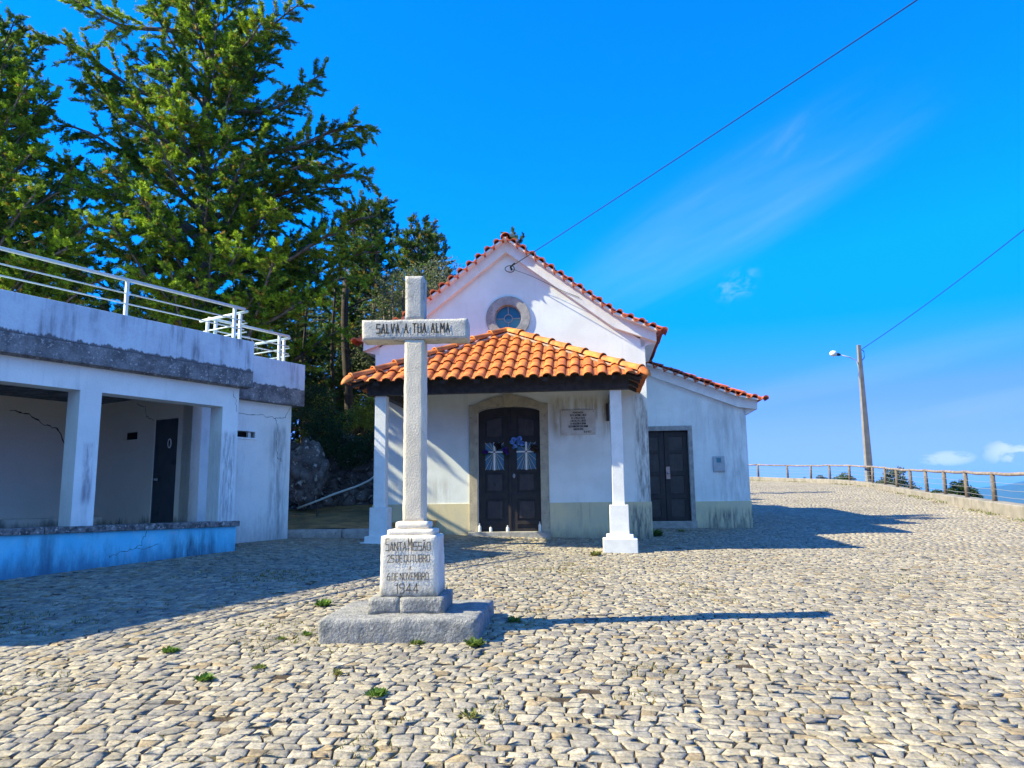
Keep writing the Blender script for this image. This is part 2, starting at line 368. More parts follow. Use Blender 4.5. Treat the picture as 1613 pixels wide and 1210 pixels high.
M['post'] = mat('grey_post_wood', (.19, .155, .125), (.115, .092, .073), 9, bump=.6, streak=((.07, .055, .045), .7, 22, .5), fine=.2)
M['railwood'] = mat('weathered_rail_wood', (.27, .225, .195), (.17, .135, .115), 5, bump=.5, fine=.2, spots=((.55, .50, .45), 7, .6, .7))
M['wire'] = mat('wire', (.22, .23, .25), (.28, .29, .30), 9, rough=.4, bump=0)
M['kerb'] = mat('kerb_concrete', (.29, .26, .22), (.21, .19, .155), 2.5, bump=.7, streak=((.12, .10, .08), .75, 4, .48), spots=((.20, .22, .10), 3, .64, .5), fine=.2)
M['pole'] = mat('pole_concrete', (.24, .22, .20), (.18, .165, .155), 3, bump=.4, fine=.15)
M['cable'] = mat('black_cable', (.006, .007, .010), (.010, .011, .014), 9, bump=0)
M['bark'] = mat('bark', (.085, .068, .058), (.20, .165, .14), 9, bump=.9, bscale=25, fine=.3)
M['bark_dark'] = mat('dark_bark', (.030, .024, .020), (.065, .052, .044), 9, bump=.9, bscale=25, fine=.3)
M['rock'] = mat('rubble_stone', (.25, .225, .225), (.09, .08, .085), 3.5, bump=1., bscale=22, spots=((.75, .72, .68), 7, .56, .7), fine=.3, bdist=.02)
M['leaf'] = leafmat('cypress_leaf')
M['weed'] = leafmat('weed_leaf', .4)
M['petal'] = leafmat('petal', .3)
M['soil'] = mat('joint_soil', (.11, .075, .042), (.035, .025, .015), 110, bump=.9, bscale=120, spots=((.12, .13, .025), 1.6, .56, .8), fine=.5, lo=.4, hi=.6)
M['cobble'] = mat('limestone_cobble', (1.10, 1.08, 1.03), (.78, .76, .74), 12, rough=.8, bump=.9, bscale=34, spots=((.22, .17, .11), 19, .60, .45), fine=.30, attr='tint', bdist=.012)
M['terrain'] = mat('scrub_terrain', (.025, .045, .03), (.045, .06, .045), .02, bump=0, fine=0)
M['litter'] = mat('leaf_litter', (.48, .31, .13), (.26, .18, .09), 3, bump=.9, bscale=30, fine=.3)  # ochre litter, its colour brightened in place of sunlight on the terrace

# ------------------------------------------------------------------ ground
CP = np.array([(0, 0, 0), (-4, 0, 0), (4, 0, 0), (10, 0, .05), (-10, 0, 0), (0, -4, -.2), (6, -4, -.2), (-6, -4, -.2), (-1.65, 6.65, .365), (-.3, 6.45, .355), (-.17, 7.4, .40),
    (-4.447, 12.5, .769), (-6.26, 9.55, .62), (-8.6, 5.8, .40), (-4.285, 14.67, .86), (-2.82, 15.3, .84), (-2.74, 14.17, .79), (-.08, 16, .80), (1.86, 13.68, .60), (2.79, 15.7, .72),
    (5.49, 17.93, .83), (3.16, 18.17, .86), (14.87, 48.6, 2.61), (17.4, 45, 2.39), (17.3, 38, 2.05), (16.06, 32.3, 1.7), (14.87, 27.8, 1.46), (13.64, 23.3, 1.17), (12.97, 20.9, 1.03), (11.5, 17, .85), (9.5, 10, .5),
    (-5, 19, 1.0), (-9, 16, .9), (-8, 26, 1.6), (0, 28, 1.5), (3, 45, 2.5), (-10, 45, 2.6)], float)
def _phi(r): return np.where(r > 1e-9, r * r * np.log(np.maximum(r, 1e-9)), 0)
_n = len(CP); _K = _phi(np.hypot(CP[:, None, 0] - CP[None, :, 0], CP[:, None, 1] - CP[None, :, 1])) + np.eye(_n) * .6
_P = np.c_[np.ones(_n), CP[:, :2]]; _A = np.block([[_K, _P], [_P.T, np.zeros((3, 3))]])
_w = np.linalg.solve(_A, np.r_[CP[:, 2], 0, 0, 0])
def gz(x, y):
    x = np.clip(np.asarray(x, float), -14, 20); y = np.clip(np.asarray(y, float), -6, 52)
    sh = x.shape; X = x.ravel(); Y = y.ravel(); out = np.zeros(len(X))
    for k in range(0, len(X), 20000):
        a, b = X[k:k + 20000], Y[k:k + 20000]
        out[k:k + 20000] = _phi(np.hypot(a[:, None] - CP[:, 0], b[:, None] - CP[:, 1])) @ _w[:_n] + _w[_n] + _w[_n + 1] * a + _w[_n + 2] * b
    return out.reshape(sh)
def g(x, y): return float(gz(np.array([x]), np.array([y]))[0])
FENCE = [(13.18, 21.2, 1.35), (13.85, 23.6, 1.46), (14.48, 25.9, 1.57), (15.05, 28.1, 1.67), (15.61, 30.3, 1.79), (16.22, 32.6, 1.91), (16.84, 34.9, 2.06), (17.3, 37.1, 2.19), (17.55, 40.2, 2.38), (17.68, 43.0, 2.52), (17.5, 45.3, 2.62), (16.75, 47.0, 2.72), (15.53, 48.8, 2.86), (14.0, 50.4, 2.94), (12.2, 51.7, 3.0), (10.2, 52.6, 3.05)]
FENCE = [(10.9, 13.2, 1.05), (11.7, 15.9, 1.14), (12.45, 18.6, 1.24)] + FENCE
_fx = np.array([p[0] for p in FENCE[:14]]); _fy = np.array([p[1] for p in FENCE[:14]])
def beyond(x, y):
    """metres past the edge of the plaza"""
    fx = np.interp(y, np.r_[-60, _fy], np.r_[-9., _fx]) ; a = x - fx - .25
    b = y - np.interp(x, [-20, 10.2, 14.0, 15.5, 17.6], [53.5, 52.8, 50.6, 49.0, 46]) - .3
    return np.maximum(a, b)
ax = np.unique(np.r_[np.arange(-16, 24, .5), 24 + np.geomspace(1, 16000, 46), -16 - np.geomspace(1, 16000, 40)])
ay = np.unique(np.r_[np.arange(-8, 58, .5), 58 + np.geomspace(1, 16000, 46), -8 - np.geomspace(1, 6000, 26)])
GX, GY = np.meshgrid(ax, ay); GZ = gz(GX, GY) - .0082
dd = np.maximum(beyond(GX, GY), 0)
GZ = GZ - np.where(dd > 0, 240 * (1 - np.exp(-dd * .5 / 240)), 0)
lf = np.maximum(-14 - GX, 0); GZ = GZ + np.minimum(lf * .12, 12) * np.exp(-dd / 60)
nx_, ny_ = len(ax), len(ay); ii = np.arange(nx_ * ny_).reshape(ny_, nx_)
q = np.stack([ii[:-1, :-1], ii[:-1, 1:], ii[1:, 1:], ii[1:, :-1]], -1).reshape(-1, 4)
gm = bpy.data.materials.new('ground_mix')
go = np_build('ground', np.c_[GX.ravel(), GY.ravel(), GZ.ravel()], q, 4, M['soil'], smooth=True)
go.data.materials.append(M['terrain'])
cxm = GX[:-1, :-1].ravel() + .25; cym = GY[:-1, :-1].ravel() + .25
mi = ((beyond(cxm, cym) > .4) | (np.abs(cxm) > 40) | (cym < -12)).astype(np.int32)
go.data.polygons.foreach_set('material_index', mi); tag(go, kind='structure')

# far hills on the right
hx = np.linspace(0, 1, 90); rows = []
HV = []; HF = []
for j, rr_ in enumerate(np.linspace(4200, 9500, 14)):
    for i, t_ in enumerate(hx):
        a_ = R(24 + 34 * t_); rise = math.sin(math.pi * (j / 13.)) ** .8
        hgt = -240 + rise * (300 + 40 * math.sin(t_ * 5.2 + .4) + 55 * noise.noise((t_ * 6, j * .35, 2)) + 16 * noise.noise((t_ * 22, j * .8, 5)))
        hgt -= max(0, .28 - t_) * 900 * rise
        HV.append((rr_ * math.sin(a_), rr_ * math.cos(a_), hgt))
for j in range(13):
    for i in range(89):
        k = j * 90 + i; HF.append((k, k + 1, k + 91, k + 90))
ho = np_build('hills', np.array(HV), np.array(HF), 4, M['terrain'], smooth=True); tag(ho, kind='structure')

# ---- cobbles: one stone after the other in wandering rows
CH_P, CH_Y = (-.0827, 16.0), R(-6)
LB_P, LB_Y = (-4.447, 12.5), R(58.4)
def local(x, y, P, yaw):
    dx, dy = x - P[0], y - P[1]; return dx * math.cos(yaw) + dy * math.sin(yaw), -dx * math.sin(yaw) + dy * math.cos(yaw)
def cobbles():
    rng = np.random.default_rng(3)
    phi = R(-13); c, s = math.cos(phi), math.sin(phi)
    S0, S1, T0, T1 = -24, 34, -6, 60
    hts = rng.uniform(.080, .118, 1000); tt = T0 + np.concatenate(([0], np.cumsum(hts))); nrow = int(np.searchsorted(tt, T1))
    ph = rng.uniform(0, 6.28, (nrow + 1, 3))
    def wob(j, sv): return .009 * np.sin(2.3 * sv + ph[j, 0]) + .006 * np.sin(5.9 * sv + ph[j, 1]) + .006 * np.sin(23 * sv + ph[j, 2])
    quads = []
    for j in range(nrow):
        Ls = rng.uniform(.082, .140, 640); e = S0 + np.cumsum(Ls) - rng.uniform(0, .2); e = e[e < S1]
        sl_ = rng.normal(0, .012, len(e))
        b0 = np.stack([e - sl_, tt[j] + wob(j, e)], -1); b1 = np.stack([e + sl_, tt[j + 1] + wob(j + 1, e)], -1)
        quads.append(np.stack([b0[:-1], b0[1:], b1[1:], b1[:-1]], 1))
    Q = np.concatenate(quads)
    X = Q[..., 0] * c - Q[..., 1] * s; Y = Q[..., 0] * s + Q[..., 1] * c
    X = X + .35 * np.sin(Y * .33 + .6) + .12 * np.sin(Y * .9 + X * .4); Y = Y + .45 * np.sin(X * .28) + .10 * np.sin(X * .8 + Y * .5)
    cx, cy = X.mean(1), Y.mean(1)
    keep = (cy > 1.2) & (cy < 53) & (cx > -.78 * cy - 2.5) & (cx < .80 * cy + 2.5) & (beyond(cx, cy) < -.30)
    u, v = local(cx, cy, CH_P, CH_Y)
    keep &= ~((np.abs(u) < 2.82) & (v > .05)) & ~((u > 2.7) & (u < 5.30) & (v > 2.55)) & ~((u < -2.4) & (v > .3) & (v < 30)) & ~((u < 3.2) & (v > 9))
    u, v = local(cx, cy, LB_P, LB_Y)
    keep &= ~((u < -.1) & (v > .08)) & ~((u < 1.9) & (v > 1.06)) & ~((v > 1.4) & (u < 5) & (cy > 14.9) & (cx < -2.5))
    keep &= ~((cx > -1.55) & (cx < -.42) & (cy > 6.75) & (cy < 7.6)); keep &= rng.random(len(cx)) > .006
    X, Y, cx, cy = X[keep], Y[keep], cx[keep], cy[keep]
    n = len(cx); print('cobbles', n)
    gap = rng.uniform(.0032, .0075, n); gap[rng.random(n) < .07] *= 2.0
    size = np.hypot(X - cx[:, None], Y - cy[:, None]).mean(1)
    fac = (1 - gap / size * 1.25)[:, None]
    X = cx[:, None] + (X - cx[:, None]) * fac; Y = cy[:, None] + (Y - cy[:, None]) * fac
    pal = np.array([(.52, .465, .365), (.58, .53, .43), (.44, .41, .36), (.63, .57, .46), (.50, .40, .26), (.38, .355, .33)])
    ci = rng.choice(6, n, p=[.30, .25, .17, .16, .06, .06]); colr = pal[ci] * np.array((.665, .65, .635)) * rng.uniform(.78, 1.06, (n, 1))
    patch = np.array([noise.noise((a * .35, b * .35, 0)) for a, b in zip(cx, cy)]); colr = colr * (1 + .16 * patch)[:, None]
    dist = np.hypot(cx, cy); dz = rng.normal(0, .0012, n); tilt = rng.normal(0, .015, (n, 2))
    near = dist < 15
    obs = []
    # near stones: eight-sided, worn edges
    k = np.where(near)[0]; m_ = len(k)
    cut = rng.uniform(.02, .11, (m_, 4, 2)); big = rng.random((m_, 4)) < .06; cut[big] = rng.uniform(.2, .38, (big.sum(), 2)); pts = np.zeros((m_, 8, 2))
    for i in range(4):
        p = np.stack([X[k, i], Y[k, i]], -1); pn = np.stack([X[k, (i + 1) % 4], Y[k, (i + 1) % 4]], -1); pp = np.stack([X[k, i - 1], Y[k, i - 1]], -1)
        pts[:, 2 * i] = p + (pp - p) * cut[:, i, :1] * .8; pts[:, 2 * i + 1] = p + (pn - p) * cut[:, i, 1:] * .8
    pts += rng.normal(0, .0040, pts.shape); cc = np.stack([cx[k], cy[k]], -1)[:, None]
    def lay(scale, h, jit=0):
        P = cc + (pts - cc) * scale; rel = P - cc
        z = gz(P[..., 0], P[..., 1]) + h + dz[k, None] + (rel * tilt[k, None]).sum(-1) + (rng.normal(0, jit, P.shape[:2]) if jit else 0)
        return np.concatenate([P, z[..., None]], -1)
    r0, r1, r2, r3 = lay(1.0, -.03), lay(.990, -.0035, .0010), lay(.955, -.0003, .0008), lay(.55, .0003, .0012)
    ctr = np.concatenate([cc, (gz(cc[..., 0], cc[..., 1]) + .005 + dz[k, None])[..., None]], -1)
    V = np.concatenate([r0, r1, r2, r3, ctr], 1)                        # 33 per stone
    F = []; cnt = []
    for a in range(3):
        for i in range(8): F += [a * 8 + i, a * 8 + (i + 1) % 8, (a + 1) * 8 + (i + 1) % 8, (a + 1) * 8 + i]; cnt.append(4)
    for i in range(8): F += [24 + i, 24 + (i + 1) % 8, 32]; cnt.append(3)
    F = np.array(F); allF = (F[None] + (np.arange(m_) * 33)[:, None]).ravel()
    cshade = np.repeat(colr[k][:, None], 33, 1)
    obs.append((V.reshape(-1, 3), allF, np.tile(cnt, m_), (cshade * rng.uniform(.90, 1.08, cshade.shape[:2])[..., None]).reshape(-1, 3)))
    k = np.where(~near)[0]; m_ = len(k)
    pts = np.stack([X[k], Y[k]], -1); cc = np.stack([cx[k], cy[k]], -1)[:, None]
    r1, r2 = lay(1.0, -.014), lay(.90, .0)
    V2 = np.concatenate([r1, r2], 1); F = []; 
    for i in range(4): F += [i, (i + 1) % 4, 4 + (i + 1) % 4, 4 + i]
    F += [4, 5, 6, 7]; F = np.array(F); base = len(obs[0][0])
    obs.append((V2.reshape(-1, 3), (F[None] + base + (np.arange(m_) * 8)[:, None]).ravel(), np.full(m_ * 5, 4), np.repeat(colr[k][:, None], 8, 1).reshape(-1, 3)))
    o = np_build('cobbled_plaza', np.concatenate([a[0] for a in obs]), np.concatenate([a[1] for a in obs]), 0, M['cobble'], np.concatenate([a[3] for a in obs]), smooth=False, loops=np.concatenate([a[2] for a in obs]))
    tag(o, kind='structure')
cobbles()

# ------------------------------------------------------------------ lettering
GL = {'S': [[(2, 4), (0, 4), (0, 2), (2, 2), (2, 0), (0, 0)]], 'A': [[(0, 0), (1, 4), (2, 0)], [(.4, 1.4), (1.6, 1.4)]], 'L': [[(0, 4), (0, 0), (1.7, 0)]], 'V': [[(0, 4), (1, 0), (2, 4)]],
      'T': [[(0, 4), (2, 4)], [(1, 4), (1, 0)]], 'U': [[(0, 4), (0, .5), (.5, 0), (1.5, 0), (2, .5), (2, 4)]], 'M': [[(0, 0), (0, 4), (1.1, 1.6), (2.2, 4), (2.2, 0)]], 'N': [[(0, 0), (0, 4), (2, 0), (2, 4)]],
      'I': [[(0, 0), (0, 4)]], 'O': [[(.4, 0), (0, .5), (0, 3.5), (.4, 4), (1.6, 4), (2, 3.5), (2, .5), (1.6, 0), (.4, 0)]], 'D': [[(0, 0), (0, 4), (1.3, 4), (2, 3.4), (2, .6), (1.3, 0), (0, 0)]],
      'E': [[(1.8, 4), (0, 4), (0, 0), (1.8, 0)], [(0, 2.1), (1.5, 2.1)]], 'B': [[(0, 0), (0, 4), (1.5, 4), (1.9, 3.5), (1.9, 2.6), (1.5, 2.1), (0, 2.1)], [(1.5, 2.1), (2, 1.6), (2, .5), (1.5, 0), (0, 0)]],
      'R': [[(0, 0), (0, 4), (1.6, 4), (2, 3.5), (2, 2.5), (1.6, 2), (0, 2)], [(1.1, 2), (2, 0)]], 'H': [[(0, 0), (0, 4)], [(2, 0), (2, 4)], [(0, 2), (2, 2)]], 'G': [[(2, 3.4), (1.6, 4), (.4, 4), (0, 3.5), (0, .5), (.4, 0), (1.6, 0), (2, .5), (2, 1.8), (1.1, 1.8)]],
      'P': [[(0, 0), (0, 4), (1.6, 4), (2, 3.5), (2, 2.5), (1.6, 2), (0, 2)]], 'C': [[(2, 3.4), (1.6, 4), (.4, 4), (0, 3.5), (0, .5), (.4, 0), (1.6, 0), (2, .6)]], 'X': [[(0, 0), (2, 4)], [(0, 4), (2, 0)]], 'J': [[(1.4, 4), (1.4, .5), (1, 0), (.3, 0), (0, .5)]],
      'F': [[(1.8, 4), (0, 4), (0, 0)], [(0, 2.1), (1.5, 2.1)]], '1': [[(0, 3.2), (.6, 4), (.6, 0)]], '9': [[(2, 2.2), (.3, 2.2), (0, 2.6), (0, 3.6), (.4, 4), (1.6, 4), (2, 3.6), (2, .5), (1.6, 0), (.3, 0)]], '4': [[(1.5, 0), (1.5, 4), (0, 1.2), (2.1, 1.2)]],
      '2': [[(0, 3.3), (.4, 4), (1.6, 4), (2, 3.4), (2, 2.6), (0, 0), (2, 0)]], '5': [[(1.9, 4), (.1, 4), (0, 2.2), (1.5, 2.3), (2, 1.8), (2, .5), (1.5, 0), (0, 0)]], '6': [[(1.8, 4), (.9, 3.6), (0, 2), (0, .5), (.4, 0), (1.6, 0), (2, .5), (2, 1.7), (1.6, 2.1), (0, 1.8)]],
      '8': [[(.4, 2.1), (0, 2.6), (0, 3.6), (.4, 4), (1.6, 4), (2, 3.6), (2, 2.6), (1.6, 2.1), (.4, 2.1), (0, 1.6), (0, .5), (.4, 0), (1.6, 0), (2, .5), (2, 1.6), (1.6, 2.1)]], '7': [[(0, 4), (2, 4), (.7, 0)]], '-': [[(.2, 2), (1.3, 2)]], '.': [[(0, 0), (0, .4)]], '~': [[(.3, 4.7), (.7, 5.1), (1.2, 4.7), (1.6, 5.1)]], "'": [[(.8, 4.6), (1.4, 5.3)]]}
def advance(ch): return .0 if ch == ' ' else max(x for st in GL[ch] for x, y in st)
def letters(mb, text, h, cu, z, v, wf=1., gap=1.0, space=1.6, st=.12, tilt=0.):
    """stroke lettering in the u-z plane facing -v; cu = centre; '*' after a letter adds a tilde, ` an acute accent; a letter after ^ is taller"""
    items = []; x = 0; i = 0
    while i < len(text):
        c_ = text[i]; big = 1.
        if c_ == '^': big = 1.45; i += 1; c_ = text[i]
        if c_ == ' ': x += space; i += 1; continue
        w = advance(c_) * (1 if big == 1 else .95); items.append((c_, x, big))
        if i + 1 < len(text) and text[i + 1] in '*`': items.append(('~' if text[i + 1] == '*' else "'", x, 1.)); i += 1
        x += w + gap; i += 1
    tot = x - gap; sc = h / 4.; u0 = cu - tot * sc * wf / 2; lay_ = 0
    for c_, xo, big in items:
        for stroke in GL[c_]:
            pts = [Vector((u0 + (xo + a * (1 if big == 1 else .95)) * sc * wf, z + b * sc * big)) for a, b in stroke]
            for a, b in zip(pts, pts[1:]):
                d = (b - a)
                if d.length < 1e-6: continue
                d.normalize(); n = Vector((-d.y, d.x)) * st * h / 2; e = d * st * h * .5; lay_ = (lay_ + 1) % 5; vv = v - .0004 * lay_
                P = [a - e + n, a - e - n, b + e - n, b + e + n]
                zt = [(p.x, vv, p.y + tilt * (p.x - cu)) for p in P]
                mb.add(zt, [(0, 1, 2, 3)])
    return mb

# ------------------------------------------------------------------ stone cross
cr = root('stone_cross', (-.971, 6.545, .33), R(-1.6), 'tall weathered stone mission cross with engraved lettering on a stepped base', 'cross')
def slabskew(p):
    p = p.copy(); t = max(0, p.y) / 1.2; p.x += (.07 if p.x > 0 else .0) * t; return p
slab = bm_build(rough_box(-.665, .665, -.005, 1.22, .14, .553, .035, .010, .016, 1., 9, slabskew), 'base_slab', M['slab'], cr, True)
bm = rough_box(-.305, -.030, .275, .95, .545, .688, .04, .005, .007, 2., 9); bm_join(bm, rough_box(-.030, .362, .272, .95, .545, .688, .04, .005, .007, 5., 9))
bm_build(bm, 'step', M['slab'], cr, True)
def pedskew(p):
    p = p.copy(); t = (p.z - .69) / .53; p.x = .035 + (p.x - .035) * (1 - .035 * t); return p
ped = bm_build(rough_box(-.224, .296, .335, .86, .68, 1.214, .03, .0055, .014, 8., 8, pedskew), 'pedestal', M['pedestal'], cr, True)
bm = rough_box(-.178, .25, .40, .80, 1.205, 1.266, .03, .004, .014, 3., 9); bm_join(bm, rough_box(-.113, .198, .46, .75, 1.26, 1.332, .03, .004, .012, 4., 9))
bm_build(bm, 'cap_moulding', M['pedestal'], cr, True)
def shskew(p):
    p = p.copy(); t = (p.z - 1.33) / 2.3; p.x = .04 + (p.x - .04) * (1 - .07 * t); return p
bm_build(rough_box(-.058, .141, .515, .745, 1.325, 3.022, .035, .0028, .006, 6., 9, shskew), 'shaft', M['cross'], cr, True)
bm_build(rough_box(-.052, .130, .518, .742, 3.21, 3.642, .035, .003, .007, 9., 9), 'shaft_head', M['arm'], cr, True)
arm = bm_build(rough_box(-.459, .549, .505, .755, 3.018, 3.214, .03, .003, .007, 7., 9), 'cross_arm', M['arm'], cr, True)
mb = letters(MB(), 'SALVA A TUA ALMA', .084, .03, 3.083, .4995, .70, 1.2, 2.2, .135); mb.build('lettering', M['letter'], arm)
mb = MB()
letters(mb, '^SANTA ^MISSA*O', .070, .03, 1.085, .326, .80, .75, .5, .098)
letters(mb, '25 DE OUTUBRO', .060, .035, .985, .3255, .80, .75, .8, .098)
letters(mb, 'A', .040, .05, .913, .3255, .9, .8, 1, .098)
letters(mb, '6 DE NOVEMBRO', .060, .03, .832, .3255, .78, .75, .8, .098)
letters(mb, '1944', .080, .025, .720, .3255, 1.0, .95, 1, .098)
mb.build('lettering', M['groove'], ped)

# ------------------------------------------------------------------ chapel
ch = root('chapel', (*CH_P, .75), CH_Y, 'white rural chapel with red tiled gable, round window and orange tiled porch', 'chapel')
HW = 2.886; ZK = 5.072; 
def rakez(u):                                           # underside of the verge band
    a = abs(u)
    return 6.819 - (6.819 - 5.072) * a / 2.256 if a < 2.256 else 5.072 - (a - 2.256) * (5.072 - 4.743) / (3.12 - 2.256)
def topz(u):                                            # top of the verge band, under the tiles
    a = abs(u)
    return 7.07 - (7.07 - 5.34) * a / 2.26 if a < 2.26 else 5.34 - (a - 2.26) * (5.34 - 4.945) / (3.12 - 2.26)
arch = [(-.657, 3.355)] + [(.657 * math.sin(t), 3.355 + .125 * (math.cos(t) ** 1.0)) for t in np.linspace(-math.pi / 2 * .92, math.pi / 2 * .92, 15)] + [(.657, 3.355)]
circ = lambda r, n=40, c=(.015, 5.385): [(c[0] + r * math.cos(2 * math.pi * i / n), c[1] + r * math.sin(2 * math.pi * i / n)) for i in range(n)]
outer = [(-HW, .4), (-.657, .4)] + arch + [(.657, .4), (HW, .4), (HW, 4.78), (2.26, 5.15), (0, 6.9), (-2.26, 5.15), (-HW, 4.78)]
mb = MB(); mb.plate(outer, [circ(.30)], 0, .28)
wall = mb.build('front_wall', M['plaster_front'], ch)
mb = MB(); mb.box(-HW, -HW + .28, .28, 9, .4, 4.80); mb.box(HW - .28, HW, .28, 9, .4, 4.80); mb.plate([(-HW + .28, .4), (HW - .28, .4), (HW - .28, 4.9), (0, 6.8), (-HW + .28, 4.9)], [], 8.72, 9)
mb.build('side_wall', M['plaster'], ch)
# cream dado
mb = MB(); mb.box(-HW - .015, -.835, -.018, .0, .35, 1.465); mb.box(.835, HW + .015, -.018, .0, .35, 1.465); mb.box(HW, HW + .018, 0, 9, .35, 1.465); mb.box(-HW - .018, -HW, 0, 9, .35, 1.465)
mb.build('dado', M['dado'], ch)
# projecting verge band and eaves cornice
mb = MB(); us = [-3.12, -2.256, 0, 2.256, 3.12]
mb.plate([(u, rakez(u)) for u in us] + [(u, topz(u)) for u in us[::-1]], [], -.13, .0)
for s in (-1, 1):
    pr = [(2.8, 4.66), (3.12, 4.745), (3.12, 4.945), (2.8, 5.08)]
    vs = [(s * a, v_, z) for v_ in (.0, 9.05) for a, z in pr]
    fs = [(0, 1, 5, 4), (1, 2, 6, 5), (2, 3, 7, 6), (0, 3, 2, 1), (4, 5, 6, 7)]
    mb.add(vs, fs if s < 0 else [f[::-1] for f in fs])
mb.build('cornice', M['trim'], ch)
# tiles -----------------------------------------------------------
def tile_sheet(a0, a1, Lb, period, course, amp, lift=.028, sub=8, seed=0, eave=1.0):
    """flat-laid field of S tiles: a along the eave, b up the slope, h off the slope"""
    bm = bmesh.new(); n = int(round((a1 - a0) / period)); per = (a1 - a0) / n
    rng = random.Random(seed); nb = max(1, int(math.ceil(Lb / course - .05)))
    def prof(t):
        t = t % 1.
        return amp * math.sqrt(max(0, 1 - ((t - .5) / .34) ** 2)) if abs(t - .5) < .34 else amp * .10 * (abs(t - .5) - .34) / .16
    ts = [0, .08, .16, .17, .23, .32, .41, .5, .59, .68, .77, .83, .84, .92, 1.0]
    for c in range(nb):
        b0, b1 = c * course, min((c + 1) * course + .02, Lb)
        for k in range(n):
            jl = rng.uniform(-.004, .004); jb = rng.uniform(-.007, .007); ja = rng.uniform(-.003, .003)
            lo, up_ = [], []
            for t in ts:
                a = a0 + (k + t) * per + ja; wid = .5 + (t - .5) * 1.0
                lo.append(bm.verts.new((a, b0 + jb, prof(t) * 1.06 + lift + jl))); up_.append(bm.verts.new((a, b1, prof(t) * .94 + .002)))
            for i in range(len(ts) - 1): bm.faces.new((lo[i], lo[i + 1], up_[i + 1], up_[i]))
            fr = [bm.verts.new((v_.co.x, v_.co.y + .003, max(v_.co.z - .017, -.004))) for v_ in lo]
            for i in range(len(ts) - 1): bm.faces.new((fr[i], fr[i + 1], lo[i + 1], lo[i]))
    return bm
def clip(bm, p, n):
    bmesh.ops.bisect_plane(bm, geom=bm.verts[:] + bm.edges[:] + bm.faces[:], plane_co=p, plane_no=n, clear_outer=True)
def place(bm, O_, A_, B_):
    O_, A_, B_ = Vector(O_), Vector(A_).normalized(), Vector(B_).normalized(); H_ = A_.cross(B_)
    if H_.z < 0: H_ = -H_
    for v_ in bm.verts: x, y, z = v_.co; v_.co = O_ + A_ * x + B_ * y + H_ * z
    return bm
def thick(o, t=.014):
    s = o.modifiers.new('thick', 'SOLIDIFY'); s.thickness = t; s.offset = -1; return o
def smooth_by_angle(o, ang=40):
    me = o.data; me.polygons.foreach_set('use_smooth', [True] * len(me.polygons))
    try: me.set_sharp_from_angle(angle=R(ang))
    except Exception: pass
# porch hip roof
AP = Vector((0, 0, 5.045)); EV, EU, EZ = -2.50, 2.74, 3.665
Lf = math.hypot(-EV, AP.z - EZ); Ls = math.hypot(EU, AP.z - EZ)
bm = tile_sheet(-EU - .06, EU + .06, Lf, .241, .46, .056, seed=1)
for s in (-1, 1): clip(bm, (s * EU, 0, 0), (s * Lf, EU, 0))
place(bm, (0, EV, EZ), (1, 0, 0), (0, -EV, AP.z - EZ))
for s in (-1, 1):
    b2 = tile_sheet(0, -EV + .02, Ls, .241, .46, .056, seed=2 + s)
    # a runs from the wall (0) forward to the eave corner
    clip(b2, (-EV, 0, 0), (Ls, -EV, 0)) if True else None
    place(b2, (s * EU, 0, EZ), (0, -1, 0), (-s * EU, 0, AP.z - EZ))
    bm_join(bm, b2)
bmesh.ops.recalc_face_normals(bm, faces=bm.faces)
pr_ = bm_build(bm, 'porch_roof', M['tile_new'], ch); smooth_by_angle(pr_); thick(pr_, .012)
# hip caps
mb = MB()
def half_tile(mb, p0, p1, r0, r1, upv, n=8, t=.014, collar=True):
    d = (p1 - p0).normalized(); sd = d.cross(upv).normalized(); uu = sd.cross(d).normalized()
    st_ = [(0, r0 + .016), (.05, r0 + .016), (.055, r0), (1, r1)] if collar else [(0, r0), (1, r1)]
    vs = []
    for f, r in st_:
        c = p0 + (p1 - p0) * f
        for i in range(n + 1):
            w = math.pi * i / n; vs.append(c + sd * math.cos(w) * r + uu * math.sin(w) * r)
    for f, r in ((st_[0][0], st_[0][1] - t), (1, r1 - t)):
        c = p0 + (p1 - p0) * f
        for i in range(n + 1):
            w = math.pi * i / n; vs.append(c + sd * math.cos(w) * r + uu * math.sin(w) * r)
    k = n + 1; S_ = len(st_); fs = [(a * k + i, a * k + i + 1, (a + 1) * k + i + 1, (a + 1) * k + i) for a in range(S_ - 1) for i in range(n)]
    fs += [(S_ * k + i, i, i + 1, S_ * k + i + 1)[::-1] for i in range(n)]
    mb.add(vs, fs)
mms = []
